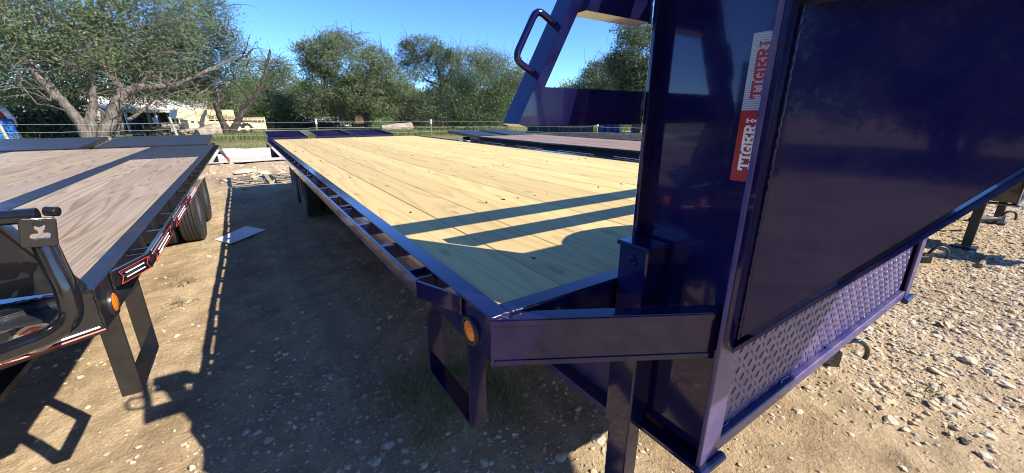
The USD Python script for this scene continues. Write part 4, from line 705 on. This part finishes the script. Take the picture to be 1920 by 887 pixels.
# open shed with a pale roof behind the oak
r = 42; a, b = along(205, 380, r, r + 3); d = (b - a) / np.linalg.norm(b - a); n = np.array([-d[1], d[0], 0]); ez = hz(300, 207, r); T = thing('open_shed', 'open fronted shed with a pale metal roof behind the oak trunks', 'shed', (a + b) / 2)
L = np.linalg.norm(b - a); P3 = lambda s, t, z: a + d * s * L + n * t + np.array([0, 0, z])
for k in range(10): part(T, 'roof_sheet', plate([P3(k / 10 + .001, -.4, ez + .02 * (k % 2)), P3((k + 1) / 10 - .001, -.4, ez + .02 * (k % 2)), P3((k + 1) / 10 - .001, 3.5, ez + 1.0), P3(k / 10 + .001, 3.5, ez + 1.0)], (0, 0, .05)), ROOF)
part(T, 'fascia', plate([P3(0, -.38, ez - .16), P3(1, -.38, ez - .16), P3(1, -.38, ez - .01), P3(0, -.38, ez - .01)], tuple(n * .04)), ROOF)
for k in (0, .2, .42, .5, .75, 1.0): part(T, 'post', bar(P3(k, 0, 0), P3(k, 0, ez), .13, .13, n), WHITEPAINT if k not in (.42,) else RUSTPIPE)
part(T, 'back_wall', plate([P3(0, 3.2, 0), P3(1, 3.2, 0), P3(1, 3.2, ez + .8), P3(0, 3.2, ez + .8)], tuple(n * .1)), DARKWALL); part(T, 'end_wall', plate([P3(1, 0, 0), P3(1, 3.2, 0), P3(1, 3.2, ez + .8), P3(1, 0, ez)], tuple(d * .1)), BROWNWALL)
TB = thing('work_table', 'low pale table with tubs inside the open shed', 'table', P3(.25, -.2, 0)); part(TB, 'top', cat([plate([P3(.02, -.6, .62), P3(.55, -.6, .62), P3(.55, .1, .62), P3(.02, .1, .62)], (0, 0, .06))]), WHITEPAINT)
for k in (.05, .3, .52): part(TB, 'leg', bar(P3(k, -.5, 0), P3(k, -.5, .62), .06, .06, n), STEEL)
for k, (s, mm, w, lab) in enumerate([(.10, WHITELINE, .16, 'white tub at the left end of the table in the open shed'), (.22, BLUEDARK, .26, 'dark blue tub on the table in the open shed'), (.32, BLACKPLASTIC, .24, 'black tub on the table in the open shed'), (.46, WHITELINE, .18, 'white tub at the right end of the table in the open shed')]):
    single('tub', tube([P3(s, -.3, .69), P3(s, -.3, .72), P3(s, -.3, 1.08), P3(s, -.3, 1.10)], [w * .85, w * .9, w, w * 1.08], 14), mm, lab, 'tub', smooth=40)
# second pale gable between shed and tan trailer
a2, b2 = along(392, 402, 44); T = thing('barn', 'barn with a grey metal gable roof behind the tan livestock trailer', 'barn', a2)
u0, u1 = far(385, 206, 46), far(403, 206, 46); zt = hz(392, 192, 46); ze = hz(392, 207, 46); dd = np.array([-.5, .87, 0]) * 0 + (far(340, 206, 47) - u0); 
part(T, 'wall', plate([u0 * [1, 1, 0], u1 * [1, 1, 0], u1 * [1, 1, 0] + (0, 0, ze), (u0 + u1) / 2 * [1, 1, 0] + (0, 0, zt), u0 * [1, 1, 0] + (0, 0, ze)], tuple(dd)), BROWNWALL)
pk = (u0 + u1) / 2 * [1, 1, 0] + (0, 0, zt + .05)
part(T, 'roof', cat([plate([u0 + (0, 0, -.1), pk, pk + dd, u0 + dd + (0, 0, -.1)], (0, 0, .08)), plate([pk, u1 + (0, 0, -.1), u1 + dd + (0, 0, -.1), pk + dd], (0, 0, .08))]), ROOF)

# tan gooseneck livestock trailer
r = 34.6; a, b = along(352, 503, r, r + 1.3); d = (b - a) / np.linalg.norm(b - a); n = np.array([-d[1], d[0], 0]); U0 = 352; UL = 503 - 352; L = np.linalg.norm(b - a)
LS = thing('livestock_trailer', 'tan gooseneck livestock trailer with slatted sides parked under the trees', 'livestock trailer', (a + b) / 2)
S = lambda u, t=0, z=0: a + d * (u - U0) / UL * L + n * t + np.array([0, 0, z])
zz = lambda v: hz(425, v, r + .7)
def lbox(u0, u1, v0, v1, t0=0, t1=2.1): return plate([S(u0, t0, zz(v1)), S(u1, t0, zz(v1)), S(u1, t0, zz(v0)), S(u0, t0, zz(v0))], tuple(n * (t1 - t0)))
part(LS, 'nose', cat([plate([S(338, 0, zz(222)), S(357, 0, zz(224)), S(357, 0, zz(206)), S(345, 0, zz(206))], tuple(n * 2.1))]), TAN)
part(LS, 'body', cat([lbox(357, 441, 206, 217), lbox(357, 392, 217, 243), lbox(392, 441, 227, 245)]), TAN); part(LS, 'rear_body', lbox(441, 500, 230, 243), TAN)
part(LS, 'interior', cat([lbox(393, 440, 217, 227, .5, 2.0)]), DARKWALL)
for v in (218.5, 222.5): part(LS, 'slat', lbox(392, 441, v, v + 1.6, 0, .06), TAN)
for u in (392, 403, 414, 427, 440): part(LS, 'side_post', lbox(u, u + 1.3, 206, 245, -.03, .05), TAN)
for v in (221, 224.5): part(LS, 'rail', lbox(441, 500, v, v + 1.3, 0, .06), TAN)
for u in (441, 447, 457, 465, 474, 484, 492, 499): part(LS, 'rail_post', lbox(u, u + 1.2, 219 if u in (441,) else 221, 244, -.03, .04), TAN)
part(LS, 'tail_gate', lbox(499, 501.5, 220, 245, 0, 2.1), TAN); part(LS, 'fender', lbox(436, 476, 241, 243.2, -.28, 0), TAN); part(LS, 'hatch', lbox(362, 367, 226, 230, -.02, 0), DARKWALL); part(LS, 'hatch', lbox(373, 378, 227, 231, -.02, 0), DARKWALL)
part(LS, 'hitch_stem', tube([S(343, 1, zz(222)), S(343, 1, zz(236))], .07, 8), TAN)
for u in (442.5, 459.5):
    g_ = group_of(LS, 'wheel'); q = S(u, -.24, .37); part(g_, 'tyre', tube([q, q + n * .02, q + n * .2, q + n * .22], [.33, .37, .37, .33], 20), RUBBER, smooth=40); part(g_, 'rim', tube([q - n * .012, q + n * .02], .17, 16), TAN, smooth=40)
# low shed with brown walls, leaning poles and a white sheet
r = 47; a, b = along(556, 690, r); d = (b - a) / np.linalg.norm(b - a); n = np.array([-d[1], d[0], 0]); L = np.linalg.norm(b - a); T = thing('low_shed', 'low brown shed with a thin white roof edge under the oak', 'shed', (a + b) / 2); S2 = lambda u, t, z: a + d * (u - 556) / 134 * L + n * t + np.array([0, 0, z]); ez = hz(610, 230, r)
part(T, 'wall', plate([S2(556, .3, 0), S2(612, .3, 0), S2(612, .3, ez), S2(556, .3, ez)], tuple(n * 2)), BROWNWALL); part(T, 'roof', plate([S2(570, -.3, ez), S2(640, -.3, ez), S2(640, 2.6, ez + .5), S2(570, 2.6, ez + .5)], (0, 0, .09)), ROOF); part(T, 'back_wall', plate([S2(612, 2.3, 0), S2(690, 2.3, 0), S2(690, 2.3, ez), S2(612, 2.3, ez)], tuple(n * .1)), DARKWALL)
for u in (585, 612, 640): part(T, 'post', bar(S2(u, -.2, 0), S2(u, -.2, ez), .12, .12, n), RUSTPIPE)
q = plate([S2(622, -.5, .15), S2(657, -.5, .15), S2(657, -.3, hz(640, 234, r)), S2(622, -.3, hz(640, 234, r))], tuple(n * .04)); single('white_panel', q, WHITELINE, 'white panel leaning behind the poles under the oak', 'panel')
for k, (u0, u1, lab) in enumerate([(615, 624, 'left leaning pole against the low shed'), (628, 638, 'middle leaning pole in front of the white panel'), (644, 645, 'upright pole right of the white panel')]):
    single('leaning_pole', tube([S2(u1, -1.2, 0), S2(u0, -.8, hz(630, 224, r))], .11, 8), BARK, lab, 'pole', smooth=True)
q0 = S2(668, 0, 0); single('brown_crate', plate([q0 + (0, 0, .4), q0 + d * 0.85 + (0, 0, .4), q0 + d * .85 + (0, 0, 1.25), q0 + (0, 0, 1.25)], tuple(n * .8)), BROWNWALL, 'brown crate standing right of the low shed', 'crate')
# weathered log and stone heap, tree root block
def logmesh(p, q, r0, r1, seed, n=18):
    P = np.linspace(0, 1, 14)[:, None]; P = np.array(p) * (1 - P) + np.array(q) * P; t = tube(P, np.linspace(r0, r1, 14), n); v = t.vertices; v += (meshkit.fbm(v * 2.2, 4, seed)[:, None] - .5) * .45 * (v - P[np.argmin(np.linalg.norm(v[:, None] - P[None], axis=2), 1)]); t.vertices = v; return t
p, q = far(716, 250, 29.5), far(772, 249, 30.3); p[2], q[2] = .42, .44
single('fallen_log', logmesh(p, q, .20, .36, 4), DRYWOOD, 'thick weathered log lying behind the purple ramps', 'log', smooth=60)
p, q = far(372, 258, 30.5), far(410, 250, 31); p[2], q[2] = .22, .36
single('stump_block', logmesh(p, q, .26, .50, 6), DRYWOOD, 'broken block of weathered tree trunk beside the woodpile', 'stump', smooth=50)
for k in range(46):
    u = 262 + (k * 37) % 112; v = 259 - (k * 53 % 25) * (1 - abs(u - 318) / 100); c = far(u, 250, 31 + (k % 5) * .25); L_ = .6 + .5 * ((k * 7) % 5) / 5; an = .3 * math.sin(k * 2.1); z = max(.1, hz(u, v, 31)); dv = np.array([math.cos(an), math.sin(an) * .6, .12 * math.sin(k)]) * L_ / 2; c[2] = z
    if k < 46: single('split_log', logmesh(c - dv, c + dv, .16, .13, k, 8), (BARKDARK, DRYWOOD, BARKDARK, BARK)[k % 4], 'split log in the woodpile behind the pipe post', 'log', group='split logs heaped behind the pipe post')
c = far(145, 235, 35); single('dirt_mound', pebble(44, .8).subdivide().apply_scale(1.0).apply_transform(np.diag([1.1, 1.1, 1.3, 1])).apply_translation([c[0], c[1], .9]), STONE, 'tan mound showing between the pale trunks', 'mound', smooth=True)
# barrels
def barrel(c, M, label, r0=.29, h=.88):
    T = thing('barrel', label, 'barrel', c, 'blue plastic barrels at the fence'); c = np.array([c[0], c[1], .02]); zs_ = [0, .02, .12, .30, .32, .34, .56, .58, .60, .78, .86, .88]; rs = [.9, .96, 1, 1, 1.04, 1, 1, 1.04, 1, 1, .95, .88]
    part(T, 'body', tube([c + (0, 0, z * h / .88) for z in zs_], [r0 * k for k in rs], 20), M, smooth=40); part(T, 'bung', cyl(c + (r0 * .4, 0, h), c + (r0 * .4, 0, h + .03), .05, 10), BLACKPLASTIC)
for u, mm, lab in ((1128, BLUEDARK, 'leftmost dark blue barrel in the row below the purple rack'), (1141, BLUEDARK, 'second dark blue barrel in the row, left of the tan post'), (1154, BLUEDARK, 'third dark blue barrel in the row, left of the tan post'), (1190, BLUE, 'bright blue barrel right of the tan post')): c = far(u, 250, 31.0); barrel(c * [1, 1, 0], mm, lab)
c = far(3, 250, 30); barrel(c * [1, 1, 0], BLUE, 'blue barrel at the left edge beside the dark brush', .5, 1.1)
c = far(1163, 250, 30); single('wooden_post', tube([(c[0], c[1], -.05), (c[0], c[1], 1.5)], .085, 8), DRYWOOD, 'tan wooden post between the blue barrels', 'post')
a, b = along(990, 1112, 33, 31); d = (b - a) / np.linalg.norm(b - a); n = np.array([-d[1], d[0], 0]); L = np.linalg.norm(b - a); T = thing('screen_fence', 'long black screen fence behind the pale road', 'fence', (a + b) / 2)
for k in range(6):
    p, q = a + d * L * k / 6, a + d * L * (k + 1) / 6; part(T, 'panel', plate([p + d * .02, q - d * .02, q - d * .02 + (0, 0, 1.05), p + d * .02 + (0, 0, 1.05)], tuple(n * .04)), BLACKPLASTIC); part(T, 'post', bar(p - n * .06, p - n * .06 + (0, 0, 1.2), .06, .06, n), GREENPOST)
# red and white machine by the left edge
c = far(10, 250, 31.5); T = thing('tractor', 'red and white tractor half hidden by the blue barrel at the left edge', 'tractor', c * [1, 1, 0]); c = np.array([c[0], c[1], 0])
part(T, 'hood', cat([plate([c + (-.9, 0, .8), c + (.35, 0, .8), c + (.15, 0, 1.55), c + (-.9, 0, 1.7)], (0, .9, 0))]), REDLINE); part(T, 'fender', tube(smoothpath([c + (.05, -.15, 1.75), c + (.25, -.15, 1.55), c + (.42, -.15, 1.1), c + (.40, -.15, .75)], 5), .12, 8), WHITELINE, smooth=True); part(T, 'tyre', tube([c + (-.2, -.3, .6), c + (-.2, -.02, .6)], .6, 20), RUBBER, smooth=40); part(T, 'rim', tube([c + (-.2, -.32, .6), c + (-.2, -.29, .6)], .3, 16), WHITELINE)
a, b = along(17, 63, 42); T = thing('metal_building', 'red and white striped metal building behind the left oak', 'building', (a + b) / 2); d = (b - a); n = np.array([-d[1], d[0], 0]) / np.linalg.norm(d); 
for k, mm in enumerate((REDLINE, REDLINE, REDLINE, WHITELINE, REDLINE, WHITELINE, WHITELINE, WHITELINE)): p, q = a + d * k / 8, a + d * (k + 1) / 8; part(T, 'wall_panel', plate([p, q, q + (0, 0, hz(40, 204, 42)), p + (0, 0, hz(40, 204, 42))], tuple(n * .2)), mm)

# trees around the rest of the lot, behind and left of where the photograph was taken
for k, (x, y, rz, sc_, lab) in enumerate([(-15, -3, 40, 1.0, 'oak at the left side of the lot'), (-17, 6, 150, 1.0, 'oak at the left side of the lot beyond the black trailer'), (-13, -10, 250, 1.1, 'oak at the back left corner of the lot'), (-7, -14, 90, 1.05, 'oak behind the trailers on the near side of the lot'), (-10, -13.5, 10, 1.1, 'thick oak between the back left corner and the near side')]):
    copy_of('/World/oak_tree_001', 'oak_tree', lab, (x, y, 0), rz, sc_)
for k, (x, y, rz, sc_) in enumerate([(44, 24, 20, 1.0), (52, 12, 130, 1.1), (58, 0, 220, 1.0), (50, -12, 300, .95), (62, 20, 80, 1.2), (40, 38, 170, 1.1)]):
    copy_of('/World/oak_tree_001', 'oak_tree', 'distant oak of the row along the right side of the lot', (x, y, 0), rz, sc_, group='oaks along the right side of the lot')
